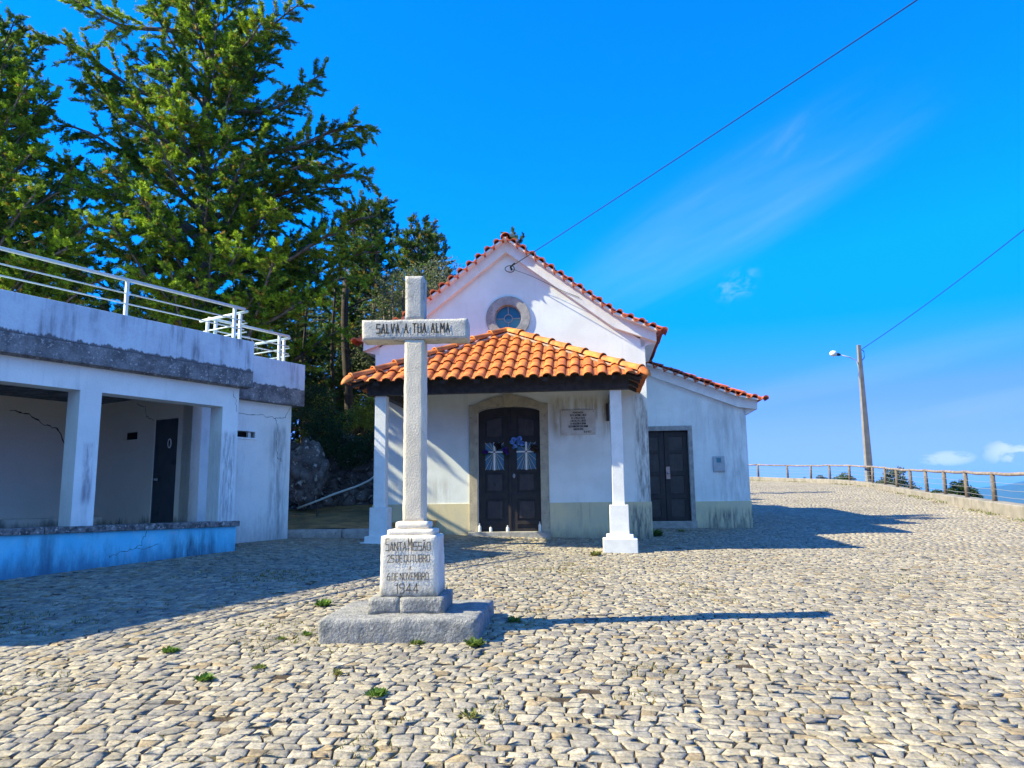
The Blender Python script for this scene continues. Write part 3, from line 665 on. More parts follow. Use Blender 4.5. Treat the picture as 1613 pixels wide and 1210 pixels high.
for s in (-1, 1):
    A0 = Vector((s * (EU - .10), EV + .09, EZ + .085)); A1 = Vector((0, -.02, AP.z + .055)); nT = 8
    for i in range(nT):
        p0 = A0.lerp(A1, i / nT); p1 = A0.lerp(A1, min(1, (i + 1.06) / nT)); p0 = p0 + Vector((0, 0, .012))
        half_tile(mb, p0, p1, .098, .084, Vector((0, 0, 1)))
    # fluted shell at the foot of each hip
    d = (A0 - A1).normalized(); sd = d.cross(Vector((0, 0, 1))).normalized(); uu = sd.cross(d)
    vs = []
    for k_, (f, r) in enumerate(((0, .105), (.07, .105), (.14, .085), (.19, .05), (.215, .01))):
        for i in range(17):
            w = math.pi * i / 16; rr2 = r * (1 + (.07 if i % 2 else -.05)); vs.append(A0 + d * f + sd * math.cos(w) * rr2 + uu * (math.sin(w) * rr2 - .01) - uu * f * .15)
    mb.add(vs, [(a * 17 + i, a * 17 + i + 1, (a + 1) * 17 + i + 1, (a + 1) * 17 + i) for a in range(4) for i in range(16)])
    for j in range(2):
        o_ = sd * (.085 if j else -.085)
        mm = MB(); mm.tube([A0 + o_ - uu * .05, A1 + o_ - uu * .05], .032, 6); mms.append(mm)
hip = mb.build('hip_tile', M['tile_new'], pr_, True)
for mm in mms: mm.build('mortar_bed', M['mortar'], pr_)
# corner tile horns and porch timber
for s in (-1, 1): mb = MB(); mb.box(s * 2.245, s * 2.105, -1.98, 0, 3.485, 3.655); mb.build('porch_beam', M['beam'], ch, bevel=.006)
mb = MB(); mb.box(-2.42, 2.42, -2.12, -1.98, 3.485, 3.80)
mb.build('porch_beam', M['beam'], ch, bevel=.006)
for s in (-1, 1): mb = MB(); mb.box(s * 2.10, s * 2.04, -.10, -.0, 3.12, 3.484); mb.build('corbel', M['beam'], ch, bevel=.006)
slope = (AP.z - EZ) / -EV
for u in np.arange(-2.17, 2.2, .62):
    for (v0, v1) in ((EV + .10, -.02),):
        z0, z1 = EZ + .0 + (v0 - EV) * slope, EZ + (v1 - EV) * slope
        if abs(u) / EU > .97 - 0: continue
        vend = min(v1, EV + (1 - abs(u) / EU) * -EV); ze = EZ + (vend - EV) * slope
        w = .05
        vs = [(u - w, v0, z0 - .10), (u + w, v0, z0 - .10), (u + w, v0, z0 - .022), (u - w, v0, z0 - .022), (u - w, vend, ze - .12), (u + w, vend, ze - .12), (u + w, vend, ze - .022), (u - w, vend, ze - .022)]
        mb = MB(); mb.add(vs, [(0, 1, 2, 3), (7, 6, 5, 4), (0, 4, 5, 1), (1, 5, 6, 2), (2, 6, 7, 3), (3, 7, 4, 0)]); mb.build('rafter', M['beam'], ch)
sl2 = (AP.z - EZ) / EU
for s in (-1, 1):
    for v in np.arange(-1.85, -.1, .6):
        u0 = EU - .1; u1 = EU * (v / EV); z0 = EZ + (EU - u0) * sl2; z1 = EZ + (EU - u1) * sl2; w = .045
        vs = [(s * u0, v - w, z0 - .10), (s * u0, v + w, z0 - .10), (s * u0, v + w, z0 - .022), (s * u0, v - w, z0 - .022), (s * u1, v - w, z1 - .12), (s * u1, v + w, z1 - .12), (s * u1, v + w, z1 - .022), (s * u1, v - w, z1 - .022)]
        mb = MB(); mb.add(vs, [(0, 1, 2, 3), (7, 6, 5, 4), (0, 4, 5, 1), (1, 5, 6, 2), (2, 6, 7, 3), (3, 7, 4, 0)]); mb.build('rafter', M['beam'], ch)
for s in (-1, 1):                                          # hip rafters
    mb = MB(); mb.tube([(s * (EU - .12), EV + .11, EZ - .03), (0, 0, AP.z - .09)], .05, 4); mb.build('rafter', M['beam'], ch)
mb = MB()
mb.add([(-EU + .20, EV + .18, EZ + .084), (EU - .20, EV + .18, EZ + .084), (0, 0, AP.z - .018)], [(0, 1, 2)])
for s in (-1, 1): mb.add([(s * (EU - .20), EV + .18, EZ + .084), (s * (EU - .20), 0, EZ + .084), (0, 0, AP.z - .018)], [(0, 1, 2)])
mb.build('porch_boards', M['ceil'], ch)
# porch columns
for s in (-1, 1):
    cu, cv, zb = s * 2.18, -2.10 + .17, (.50 if s > 0 else .62)
    mb = MB(); mb.taper(cu, cv, 1.42, 3.485, .212, .212, .208, .208)
    c_ = mb.build('porch_column', M['column'], ch, bevel=.008)
    mb = MB(); mb.taper(cu, cv, .90, 1.42, .335, .335, .33, .33); mb.build('pedestal', M['column'], c_, bevel=.008)
    mb = MB(); mb.box(cu - .30, cu + .30, cv - .30, cv + .30, zb - .2, .835 if s > 0 else .80); mb.box(cu - .235, cu + .235, cv - .235, cv + .235, .79, .905); mb.build('plinth', M['column'], c_, bevel=.012)
# verge tiles: a chain of half-round tiles laid across the slope edge
def verge(path, r, v0, v1, t=.015, phase=0):
    pts = [Vector((a, b)) for a, b in path]; seg = [(b - a).length for a, b in zip(pts, pts[1:])]; tot = sum(seg); n = max(1, int(round(tot / (4 * r)))); rr_ = tot / n / 4
    def pos(s):
        s = min(max(s, 0), tot)
        for a, b, l in zip(pts, pts[1:], seg):
            if s <= l + 1e-9: return a + (b - a) * (s / l), (b - a).normalized()
            s -= l
        return pts[-1], (pts[-1] - pts[-2]).normalized()
    ln, ls_ = [], []
    for k in range(2 * n):
        c = (2 * k + 1) * rr_; sg = 1 if (k + phase) % 2 else -1
        for i in range(9 if k == 2 * n - 1 else 8):
            w = math.pi * i / 8; s = c - rr_ * math.cos(w); p, d = pos(s); nn = Vector((-d.y, d.x)); nn = nn if nn.y > 0 else -nn
            h = sg * rr_ * math.sin(w) * .78; ln.append((p + nn * (h + t / 2), p + nn * (h - t / 2)))
    vs = []; fs = []
    for a, b in ln: vs += [(a.x, v0, a.y), (b.x, v0, b.y), (a.x, v1, a.y), (b.x, v1, b.y)]
    for i in range(len(ln) - 1):
        q = 4 * i; w = q + 4
        fs += [(q, w, w + 1, q + 1), (q, q + 2, w + 2, w), (q + 1, w + 1, w + 3, q + 3), (q + 2, q + 3, w + 3, w + 2)]
    return vs, fs
mb = MB()
vp = [(u, topz(u) + .075) for u in (.04, 1.2, 2.26, 3.12)] + [(3.34, topz(3.12) - .02)]
for s in (-1, 1):
    v_, f_ = verge([(s * a, b) for a, b in vp], .064, -.30, .25, t=.036); mb.add(v_, f_)
roof_v = mb.build('verge_tile', M['tile_old'], ch)
mb = MB(); up_ = [(u, topz(u) + .040) for u in (0, 1.2, 2.26, 3.12)] + [(3.20, topz(3.12) + .0)]
lo_ = [(u, topz(u) - .004) for u in (0, 1.2, 2.26, 3.115)] + [(3.118, topz(3.12) - .004)]
mb.plate([(-a, b) for a, b in lo_[:0:-1]] + lo_ + up_[::-1] + [(-a, b) for a, b in up_[1:]], [], -.278, -.10); mb.build('verge_mortar', M['trim'], roof_v)
# main roof slopes
bm = None
for s in (-1, 1):
    e, k_, r_ = Vector((s * 3.30, 0, 4.985)), Vector((s * 2.26, 0, 5.43)), Vector((0, 0, 7.16))
    for a, b in ((e, k_), (k_, r_)):
        b2 = tile_sheet(.0, 9.2, (b - a).length + .02, .25, .40, .062, seed=11 + s); place(b2, a + Vector((0, -.06, 0)), (0, 1, 0), b - a)
        bm = b2 if bm is None else bm_join(bm, b2)
bmesh.ops.recalc_face_normals(bm, faces=bm.faces)
mr_ = bm_build(bm, 'main_roof', M['tile_old'], ch); smooth_by_angle(mr_); thick(mr_, .012)
mb = MB()
for i in range(22): half_tile(mb, Vector((0, -.20 + i * .43, 7.13)), Vector((0, -.20 + i * .43 + .46, 7.12)), .11, .10, Vector((0, 0, 1)), collar=False)
mb.build('ridge_tile', M['tile_old'], mr_, True)
# round window
mb = MB(); mb.plate(circ(.478), [circ(.288)], -.035, .06); ring = mb.build('window_surround', M['greystone'], ch, bevel=.006)
mb = MB(); mb.plate(circ(.289, 32), [], .07, .085); win = mb.build('round_window', M['bluewin'], ch)
mb = MB(); mb.plate([(.015 + .27 * math.cos(t), 5.385 + .27 * math.sin(t)) for t in np.linspace(math.pi + .03, 2 * math.pi - .03, 20)], [], .062, .0685); mb.build('pane', M['palewin'], win)
mb = MB(); mb.plate(circ(.098, 24), [circ(.078, 24)], .045, .068); mb.plate(circ(.291, 32), [circ(.27, 32)], .044, .068)
mb.box(.005, .025, .046, .068, 5.483, 5.66); mb.box(.005, .025, .046, .068, 5.11, 5.287); mb.box(-.26, -.083, .046, .068, 5.376, 5.394); mb.box(.113, .29, .046, .068, 5.376, 5.394); mb.build('bars', M['lead'], win)
# main doorway
inn = [(-.659, .78)] + [(x * 1.003, z) for x, z in arch] + [(.659, .78)]
outer_arc = [(-.83, 3.51), (-.71, 3.515)] + [(u, 3.515 + .2 * (1 - (u / .71) ** 2)) for u in np.linspace(-.62, .62, 13)] + [(.71, 3.52), (.83, 3.52)]
mb = MB(); mb.plate([(-.83, .78)] + [(-.659, .78)] + [(x, z) for x, z in arch] + [(.659, .78), (.83, .78)] + outer_arc[::-1], [], -.045, .10)
mb.build('door_surround', M['stone'], ch, bevel=.006)
mb = MB(); mb.plate([(-.085, 3.46), (.085, 3.46), (.112, 3.735), (-.112, 3.735)], [], -.065, -.03); mb.build('keystone', M['stone'], ch, bevel=.005)
mb = MB(); mb.box(-.84, .84, -.16, .28, .6, .888); mb.build('threshold', M['greystone'], ch, bevel=.01)
mb = MB(); mb.box(-.7, .7, .26, .30, .5, 3.6); mb.build('door_back', M['void'], ch)
def leaf(s):
    """one leaf of the main door: rails and stiles round sunk panels"""
    x0, x1 = (-.657, .0) if s < 0 else (.008, .657)
    p0, p1 = (-.515, -.12) if s < 0 else (.155, .555)
    at_ = lambda u: 3.355 + .125 * math.sqrt(max(0, 1 - (u / .70) ** 2))
    us = np.linspace(x0, x1, 9)
    body = [(x0, .895), (x1, .895)] + [(u, at_(u) - .006) for u in us[::-1]]
    zt = lambda u: 3.285 - .28 * (abs(u) - .12) ** 2 - (.03 if abs(u) > .3 else 0)
    tp = [(p0, 2.80), (p1, 2.80)] + [(u, zt(u)) for u in np.linspace(p1, p0, 6)]
    hs_ = [tp] + [[(p0, a), (p1, a), (p1, b), (p0, b)] for a, b in ((2.165, 2.72), (1.68, 2.105), (1.105, 1.555), (.945, 1.03))]
    mb = MB(); mb.plate(body, hs_, .12, .165)
    def inset(l, d):
        c = (sum(x for x, _ in l) / len(l), sum(z for _, z in l) / len(l)); return [(c[0] + (x - c[0]) * (1 - d / .2), c[1] + (z - c[1]) * (1 - d / .2)) for x, z in l]
    for i, l in enumerate(hs_):
        if i != 1: mb.plate(l, [], .150, .158)
    o = mb.build('door_leaf', M['wood'], ch, bevel=.005)
    for i in (0, 2, 3): mb = MB(); mb.plate(inset(hs_[i], .040), [], .128, .1495); mb.build('door_panel', M['panel'], o, bevel=.012)
    mb = MB(); mb.box(p0 - .005, p1 + .005, .148, .156, 2.16, 2.725); mb.build('window_pane', M['glass'], o)
    cx = (p0 + p1) / 2; cz = 2.53
    mb = MB(); mb.box(cx - .02, cx + .02, .085, .112, 2.15, 2.735); mb.box(cx - .205, cx - .0205, .086, .111, cz - .016, cz + .016); mb.box(cx + .0205, cx + .205, .086, .111, cz - .016, cz + .016)
    mb.build('cross_ornament', M['white'], o, bevel=.004)
    mb = MB()
    for (ex, ez) in ((-.20, 2.16), (-.10, 2.155), (.10, 2.155), (.20, 2.16), (-.20, 2.36), (.20, 2.36), (-.20, 2.73), (-.1, 2.735), (.1, 2.735), (.20, 2.73), (-.05, 2.155), (.05, 2.155)):
        d = Vector((ex, 0, ez - cz)); d0 = d.normalized() * .035
        mb.tube([(cx + d0.x, .115, cz + d0.z), (cx + ex, .115, ez)], .0045, 5)
    mb.build('rays', M['cream'], o)
    mb = MB(); mb.lathe((0, 0, 0), [(.0, .0), (.022, .003), (.0, .022)], 8)
    mb.v = [(cx + x, .085 - z, cz + y) for x, y, z in mb.v]; mb.build('boss', M['brass'], o, True)
    return o
dl, dr = leaf(-1), leaf(1)
mb = MB(); mb.box(.004 - .03, .004 + .03, .10, .119, .9, 3.45); mb.build('astragal', M['wood'], dl, bevel=.01)
mb = MB(); mb.lathe((0, 0, 0), [(.034, 0), (.034, .008), (.018, .012), (.02, .04), (.012, .052)], 10); mb.v = [(.09 + x * .8, .12 - z, 2.03 + y * 1.4) for x, y, z in mb.v]; mb.build('handle', M['metal'], dr, True)
mb = MB(); mb.box(-.345, -.285, .125, .134, 1.84, 1.93); mb.tube([(-.315, .12, 1.90), (-.33, .10, 1.87), (-.315, .095, 1.83), (-.30, .10, 1.86)], .009, 6); mb.build('knocker', M['darkmetal'], dl)

# annex ------------------------------------------------------------
mb = MB()
az = lambda u: 4.62 - (u - 2.886) * .398
mb.plate([(2.886, .4), (2.925, .4), (2.925, 3.115), (3.985, 3.115), (3.985, .4), (5.345, .4), (5.345, az(5.345) + .05), (2.886, az(2.886) + .1)], [], 2.5, 2.72)
mb.box(5.12, 5.345, 2.72, 8, .4, 3.6)
mb.build('annex_wall', M['plaster'], ch)
mb = MB(); mb.box(4.085, 5.362, 2.482, 2.5, .35, 1.45); mb.box(5.345, 5.363, 2.5, 8, .35, 1.45); mb.build('annex_dado', M['dado'], ch)
mb = MB()
ab = lambda u: 4.53 - (u - 2.9) * .398 if u < 5.16 else 3.63 - (u - 5.16) * .14
at2 = lambda u: 4.76 - (u - 2.9) * .398 if u < 5.16 else 3.861 - (u - 5.16) * .20
us = [2.89, 5.16, 5.60]
mb.plate([(u, ab(u)) for u in us] + [(u, at2(u)) for u in us[::-1]], [], 2.39, 2.5)
vs = [(a, v_, z) for v_ in (2.5, 8) for a, z in ((5.3, 3.45), (5.60, 3.57), (5.60, 3.77), (5.3, 3.9))]
mb.add(vs, [f[::-1] for f in [(0, 1, 5, 4), (1, 2, 6, 5), (2, 3, 7, 6), (0, 3, 2, 1), (4, 5, 6, 7)]])
mb.build('annex_cornice', M['trim'], ch)
mb = MB(); v_, f_ = verge([(2.98, 4.815 - .08 * .398), (5.16, 3.861 + .066), (5.60, 3.83), (5.84, 3.80)], .062, 2.22, 2.7, t=.032); mb.add(v_, f_); av = mb.build('annex_verge_tile', M['tile_old'], ch)
mb = MB(); mb.plate([(2.98, 4.72), (5.16, 3.857), (5.60, 3.768), (5.66, 3.78), (5.60, 3.80), (5.16, 3.897), (2.98, 4.765)], [], 2.245, 2.45); mb.build('verge_mortar', M['trim'], av)
b2 = tile_sheet(0, 5.8, 2.95, .25, .40, .06, seed=31); place(b2, (5.72, 2.44, 3.80), (0, 1, 0), (-2.7, 0, 1.0)); bmesh.ops.recalc_face_normals(b2, faces=b2.faces)
an = bm_build(b2, 'annex_roof', M['tile_old'], ch); smooth_by_angle(an); thick(an, .012)
mb = MB(); mb.plate([(3.985, .9), (4.085, .9), (4.085, 3.225), (2.90, 3.225), (2.90, 3.115), (3.985, 3.115)], [], 2.47, 2.62); mb.build('annex_door_surround', M['greystone'], ch, bevel=.006)
mb = MB(); mb.box(2.9, 4.10, 2.40, 2.72, .6, 1.005); mb.build('annex_step', M['greystone'], ch, bevel=.01)
for i, (x0, x1) in enumerate(((2.925, 3.425), (3.435, 3.985))):
    hs_ = [[(x0 + .11, a), (x1 - .12, a), (x1 - .12, b), (x0 + .11, b)] for a, b in ((1.1, 1.52), (1.64, 2.06), (2.16, 2.58), (2.66, 2.98))]
    mb = MB(); mb.plate([(x0, 1.01), (x1, 1.01), (x1, 3.112), (x0, 3.112)], hs_, 2.60, 2.64)
    o = mb.build('annex_door_leaf', M['wood'], ch, bevel=.005)
    for l in hs_: mb = MB(); mb.plate(l, [], 2.622, 2.632); mb.build('door_panel', M['panel'], o, bevel=.003)
    if i:
        mb = MB(); mb.box(3.455, 3.545, 2.588, 2.599, 1.98, 2.27); lp = mb.build('lock_plate', M['brass'], o, bevel=.003)
        mb = MB(); mb.lathe((0, 0, 0), [(.02, 0), (.028, .03), (.012, .05)], 10); mb.v = [(3.50 + x, 2.588 - z, 2.13 + y) for x, y, z in mb.v]; mb.build('knob', M['metal'], lp, True)
mb = MB(); mb.box(2.9, 4.0, 2.66, 2.70, .9, 3.2); mb.build('annex_door_back', M['void'], ch)

# signs and boxes on the chapel
CHM = Matrix.Translation((*CH_P, 0)) @ Matrix.Rotation(CH_Y, 4, 'Z')
def cw(u, v, z): return CHM @ Vector((u, v, z))
def on_chapel(name, u, v, z, label, cat, group=None):
    return root(name, tuple(cw(u, v, z)), CH_Y, label, cat, group)
def loc_mb(): return MB()
pl = on_chapel('memorial_plaque', 1.458, 0, 3.105, 'pale marble memorial plaque with black lettering on the porch wall', 'plaque')
zz = Z0[pl.name]
mb = MB(); mb.box(-.356, .356, -.034, -.001, zz - .26, zz + .26); tb = mb.build('tablet', M['marble'], pl, bevel=.004)
mb = MB(); t_ = 0.
for i, (s_, wf) in enumerate((('HOMENAGEM', 1), ('DO P.E ANTO`NIO L. MELO', .8), ('EX-J. FREG. M. SILVA', .8), ('J. MATIAS E M. L. NEVES', .8), ('EX-REGEDOR M. BERNA', .8), ('OS EX-COMBATENTES DO ULTRAMAR', .62), ('AGRADECIDOS', .85))):
    letters(mb, s_, .037, .0, zz + .19 - i * .058, -.0355, wf * .9, .9, 1.2, .17)
letters(mb, '15-8-1977', .036, .19, zz + .19 - 7 * .058, -.0355, .8, .9, 1, .17)
mb.build('lettering', M['letter'], tb)
for a in (-.32, .32):
    for b in (-.225, .225): mb = MB(); mb.lathe((a, 0, 0), [(.008, 0), (.006, .006)], 6); mb.v[-12:] = [(a + (x - a), -.034 - z, zz + b + y) for x, y, z in mb.v[-12:]]; mb.build('screw', M['darkmetal'], tb)
mbx = on_chapel('meter_box', 4.665, 2.5, 2.31, 'small pale blue grey utility meter box on the annex wall', 'meter box'); zz = Z0[mbx.name]
mb = MB(); mb.box(-.135, .135, -.04, -.001, zz - .18, zz + .18); bx = mb.build('case', M['metal'], mbx, bevel=.008)
mb = MB(); mb.plate([(-.118, zz - .165), (.118, zz - .165), (.118, zz + .165), (-.118, zz + .165)], [[(-.055, zz + .03), (.055, zz + .03), (.055, zz + .14), (-.055, zz + .14)]], -.048, -.0405); mb.build('cover', M['metal'], bx, bevel=.003)
mb = MB(); mb.box(-.053, .053, -.0435, -.0402, zz + .032, zz + .138); mb.build('reading_window', M['palewin'], bx)

# offerings at the door
def bottle(u, h, w, label, capcol):
    t = on_chapel('votive_candle', u, -.05, .888, label, 'candle', 'votive candles on the chapel threshold'); z = Z0[t.name]
    mb = MB(); mb.lathe((0, 0, z), [(w * .9, 0), (w, .01), (w, h * .62), (w * .8, h * .70), (w * .45, h * .76), (w * .45, h * .80)], 12); b = mb.build('jar', M['white'], t, True)
    mb = MB(); mb.lathe((0, 0, z), [(w * .5, h * .795), (w * .5, h * .93), (w * .3, h)], 10); mb.build('lid', capcol, t, True)
bottle(-.615, .17, .032, 'pale candle jar at the left end of the threshold against the door surround', M['metal'])
bottle(-.385, .125, .030, 'short white candle jar with dark lid before the left door leaf', M['darkmetal'])
bottle(-.035, .13, .033, 'short white candle jar at the meeting of the two door leaves', M['metal'])
bottle(.625, .20, .028, 'tall slim grey candle jar at the right end of the threshold', M['metal'])
def blob_flowers(name, spots, colr, label, stemcol=(.03, .07, .02), cat='flowers', leaves=0, size=.045):
    c = spots[0]; t = on_chapel(name, c[0], .08, c[1], label, cat, 'artificial flowers tied to the door crosses'); z0 = Z0[t.name]
    rng = random.Random(hash(label) % 999); V, F, C = [], [], []
    for (u, z) in spots:
        for k in range(26):
            d = Vector((rng.gauss(0, 1), rng.gauss(0, 1), rng.gauss(0, 1))).normalized(); e = d.orthogonal().normalized(); e = Matrix.Rotation(rng.uniform(0, 6.28), 3, d) @ e
            p = Vector((u - c[0], -.02, z - z0)) + d * size * .45; w = size * .42; f2 = d.cross(e); tip = p + (e * .6 + d * .6) * w * 1.6
            n = len(V); V += [p - f2 * w, p + f2 * w, tip + f2 * w * .8, tip - f2 * w * .8]; F += [n, n + 1, n + 2, n + 3]; q = rng.uniform(.6, 1.3); C += [[x * q for x in colr]] * 4
    np_build('bloom', np.array([tuple(v) for v in V]), np.array(F), 4, M['petal'], np.array(C), t)
    V, F, C = [], [], []
    for k in range(10 + leaves):
        u, z = rng.choice(spots); p = Vector((u - c[0] + rng.gauss(0, .03), .0, z - z0 - .03)); d = Vector((rng.gauss(0, .6), -.3, rng.uniform(-1, .4))).normalized() * rng.uniform(.05, .11); s2 = d.cross(Vector((0, 1, 0))).normalized() * .012
        n = len(V); V += [p - s2, p + s2, p + d * .6 + s2 * 1.4, p + d, p + d * .6 - s2 * 1.4]; F += [n, n + 1, n + 2, n + 3, n + 4]; q = rng.uniform(.6, 1.4); C += [[x * q for x in stemcol]] * 5
    np_build('foliage', np.array([tuple(v) for v in V]), np.array(F), 5, M['petal'], np.array(C), t)
blob_flowers('flower_bunch', [(-.50, 2.545), (-.53, 2.535), (-.475, 2.53)], (.10, .03, .30), 'purple flowers at the left end of the left door cross')
blob_flowers('flower_bunch', [(-.07, 2.55), (-.05, 2.50), (-.08, 2.585), (-.11, 2.575)], (.10, .03, .30), 'purple flowers at the right end of the left door cross')
blob_flowers('flower_bunch', [(-.25, 2.66), (-.22, 2.62), (-.28, 2.69), (-.2, 2.68)], (.035, .025, .03), 'dark withered flowers behind the top of the left door cross', (.03, .025, .03), size=.05)
blob_flowers('flower_bunch', [(.10, 2.78), (.18, 2.79), (.22, 2.80), (.12, 2.63), (.2, 2.72), (.28, 2.69), (.07, 2.74)], (.22, .42, .85), 'pale blue flowers above the right door cross', leaves=10, size=.06)
blob_flowers('flower_bunch', [(.50, 2.58), (.54, 2.62), (.49, 2.64), (.57, 2.56)], (.10, .065, .045), 'brown dried flowers at the right end of the right door cross', (.07, .05, .03), size=.05)
# cable and its wall ring
ins = cw(.10, -.16, 6.47)
cb = root('power_cable', tuple(ins), 0, 'black overhead cable anchored below the chapel ridge', 'cable'); Z0[cb.name] = 0
def rel(p, o): return (p[0] - o[0], p[1] - o[1], p[2] - o[2])
far = at(1434, 0, 9.0); far2 = Vector(ins) + (far - Vector(ins)) * 1.9
pts = []
for i in range(25):
    t = i / 24; p = Vector(ins).lerp(far2, t); p.z -= .10 * 4 * t * (1 - t) * .6; pts.append(rel(p, ins))
mb = MB(); mb.tube(pts, .0085, 6); mb.build('line', M['cable'], cb)
mb = MB(); ring_ = [(.10 * math.cos(a) - .02, -.02 - .02 * math.sin(a * 2), -.05 + .075 * math.sin(a)) for a in np.linspace(0, 6.28, 18)]; mb.tube(ring_, .009, 5); mb.tube([(0, 0, 0), (.02, .14, -.02)], .02, 6); mb.tube([(.0, 0, 0), (.05, .0, .045), (.09, -.03, .07)], .018, 6); mb.build('anchor_loop', M['cable'], cb)
dp = [cw(.10, -.15, 6.44), cw(.55, -.145, 6.25), cw(1.2, -.145, 5.90), cw(1.55, -.145, 5.74)]
mb = MB(); mb.tube([rel(p, ins) for p in dp], .005, 5); mb.build('drop_wire', M['cable'], cb)

# ------------------------------------------------------------------ building on the left
lb = root('annex_building', (*LB_P, .75), LB_Y, 'flat roofed white outbuilding with open loggia, azure base and blackened parapet', 'building')
mb = MB()
mb.plate([(-7.6, 1.2), (-7.3, 1.2), (-7.3, 3.06), (-4.95, 3.06), (-4.95, 1.2), (-4.66, 1.2), (-4.66, 3.06), (-2.66, 3.06), (-2.66, 1.2), (-2.36, 1.2), (-2.36, 3.06), (-.375, 3.06), (-.375, 1.2), (-.075, 1.2), (-.07, 3.40), (-7.6, 3.40)], [], 0, .30)
def crack(mb, pts, v, w=.007, n=3, axis=0, seed=1):
    """a jagged crack as part of the wall mesh, second material"""
    rng = random.Random(seed); mb.mi = 1; P = []
    for a, b in zip(pts, pts[1:]):
        for i in range(5): t = i / 5; P.append((a[0] + (b[0] - a[0]) * t + rng.gauss(0, .012), a[1] + (b[1] - a[1]) * t + rng.gauss(0, .012)))
    P.append(pts[-1])
    for a, b in zip(P, P[1:]):
        d = Vector((b[0] - a[0], b[1] - a[1])); nn = Vector((-d.y, d.x)).normalized() * w * rng.uniform(.5, 1.4)
        q = [(a[0] + nn.x, a[1] + nn.y), (a[0] - nn.x, a[1] - nn.y), (b[0] - nn.x, b[1] - nn.y), (b[0] + nn.x, b[1] + nn.y)]
        mb.add([(x, v, z) if axis == 0 else (v, x, z) for x, z in q], [(0, 1, 2, 3)])
    mb.mi = 0
crack(mb, [(-.20, 3.32), (-.13, 3.20), (-.11, 3.0)], -.003, .003)
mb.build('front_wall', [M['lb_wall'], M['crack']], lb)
mb = MB(); mb.box(-7.6, .0, .03, .27, .1, 1.158)
crack(mb, [(-2.1, .82), (-1.9, .86), (-1.72, .90), (-1.6, .89), (-1.35, .95)], .027, .003, seed=14); crack(mb, [(-1.72, .90), (-1.62, 1.0), (-1.55, 1.14)], .0265, .003, seed=15); mb.build('base_wall', [M['lb_blue'], M['crack']], lb)
mb = MB()
for a, b in ((-7.6, -5.2), (-5.19, -3.0), (-2.99, -1.62), (-1.61, .03)): mb.box(a, b, -.03, .33, 1.158, 1.245)
mb.build('sill', M['lb_sill'], lb, bevel=.012)
# roof slabs with parapet
mb = MB(); mb.box(-7.8, .08, -.15, 4.3, 3.40, 3.66); mb.box(-7.8, .05, -.10, .0, 3.385, 3.41)
mb.box(.08, 2.16, .86, 4.3, 3.37, 3.68)
mb.build('roof_slab', M['lb_dark'], lb, bevel=.012)
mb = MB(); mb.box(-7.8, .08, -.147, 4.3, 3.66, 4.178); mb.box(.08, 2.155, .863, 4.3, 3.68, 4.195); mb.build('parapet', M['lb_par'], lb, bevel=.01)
# wing
mb = MB(); mb.plate([(-.2, .4), (1.96, .4), (1.96, 3.40), (-.2, 3.40)], [[(.70, 2.70), (1.10, 2.70), (1.10, 2.81), (.70, 2.81)]], 1.0, 1.25)
mb.box(1.72, 1.96, 1.25, 4.2, .4, 3.4)
crack(mb, [(.62, 3.12), (1.1, 3.13), (1.5, 3.12), (1.72, 3.12), (1.82, 3.16), (1.93, 3.36)], .997, .004, seed=4); crack(mb, [(1.58, 3.12), (1.63, 2.9), (1.62, 2.6), (1.64, 2.35), (1.78, 2.32)], .9965, .004, seed=5)
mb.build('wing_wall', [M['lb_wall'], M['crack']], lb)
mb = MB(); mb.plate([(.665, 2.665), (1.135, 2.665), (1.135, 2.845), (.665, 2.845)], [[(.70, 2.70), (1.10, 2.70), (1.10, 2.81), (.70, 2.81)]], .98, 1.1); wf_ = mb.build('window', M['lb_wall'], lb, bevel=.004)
mb = MB(); mb.box(.69, 1.11, 1.14, 1.16, 2.69, 2.82); mb.build('pane', M['void'], wf_); mb = MB(); mb.box(1.0, 1.06, 1.05, 1.10, 2.70, 2.81); mb.build('mullion', M['lb_wall'], wf_)
# inside of the loggia
mb = MB()
def side_plate(mb, outer, holes, u0, u1):                 # a wall slab across u, outline given in v-z
    k = len(mb.v); mb.plate(outer, holes, u0, u1); mb.v[k:] = [(y, x, z) for x, y, z in mb.v[k:]]
side_plate(mb, [(1.0, .9), (1.38, .9), (1.38, 2.995), (2.04, 2.995), (2.04, .9), (3.95, .9), (3.95, 3.4), (1.0, 3.4)], [[(2.54, 2.68), (2.98, 2.68), (2.98, 2.82), (2.54, 2.82)]], -.2, -.02)
crack(mb, [(2.6, 3.3), (2.35, 3.25), (2.3, 3.05), (2.08, 2.98)], -.203, .004, axis=1, seed=8)
mb.box(-7.5, -.2, 3.9, 4.1, .9, 3.4)
crack(mb, [(-1.7, 3.15), (-1.4, 3.12), (-1.1, 2.95), (-.9, 2.9), (-.72, 2.6)], 3.896, .010, seed=9)
mb.box(-7.6, -7.45, .3, 4.1, .9, 3.4)
mb.build('loggia_wall', [M['lb_in'], M['crack']], lb)
mb = MB(); mb.box(-7.5, -.2, .27, 3.9, .6, .98); mb.build('loggia_floor', M['lb_in'], lb)
mb = MB(); mb.box(-7.5, -.2, 3.45, 3.9, .98, 1.31); mb.build('bench', M['lb_in'], lb, bevel=.02)
mb = MB(); mb.box(-.15, -.12, 1.385, 2.035, .985, 2.99); dn = mb.build('steel_door', M['steel_door'], lb)
mb = MB(); mb.box(-.18, -.12, 1.36, 1.385, .98, 3.0); mb.box(-.18, -.12, 2.035, 2.06, .98, 3.0); mb.build('frame', M['steel_door'], dn)
mb = MB(); sg = [(.0 + .055 * math.cos(a), .085 * math.sin(a)) for a in np.linspace(0, 6.283, 16, endpoint=False)]
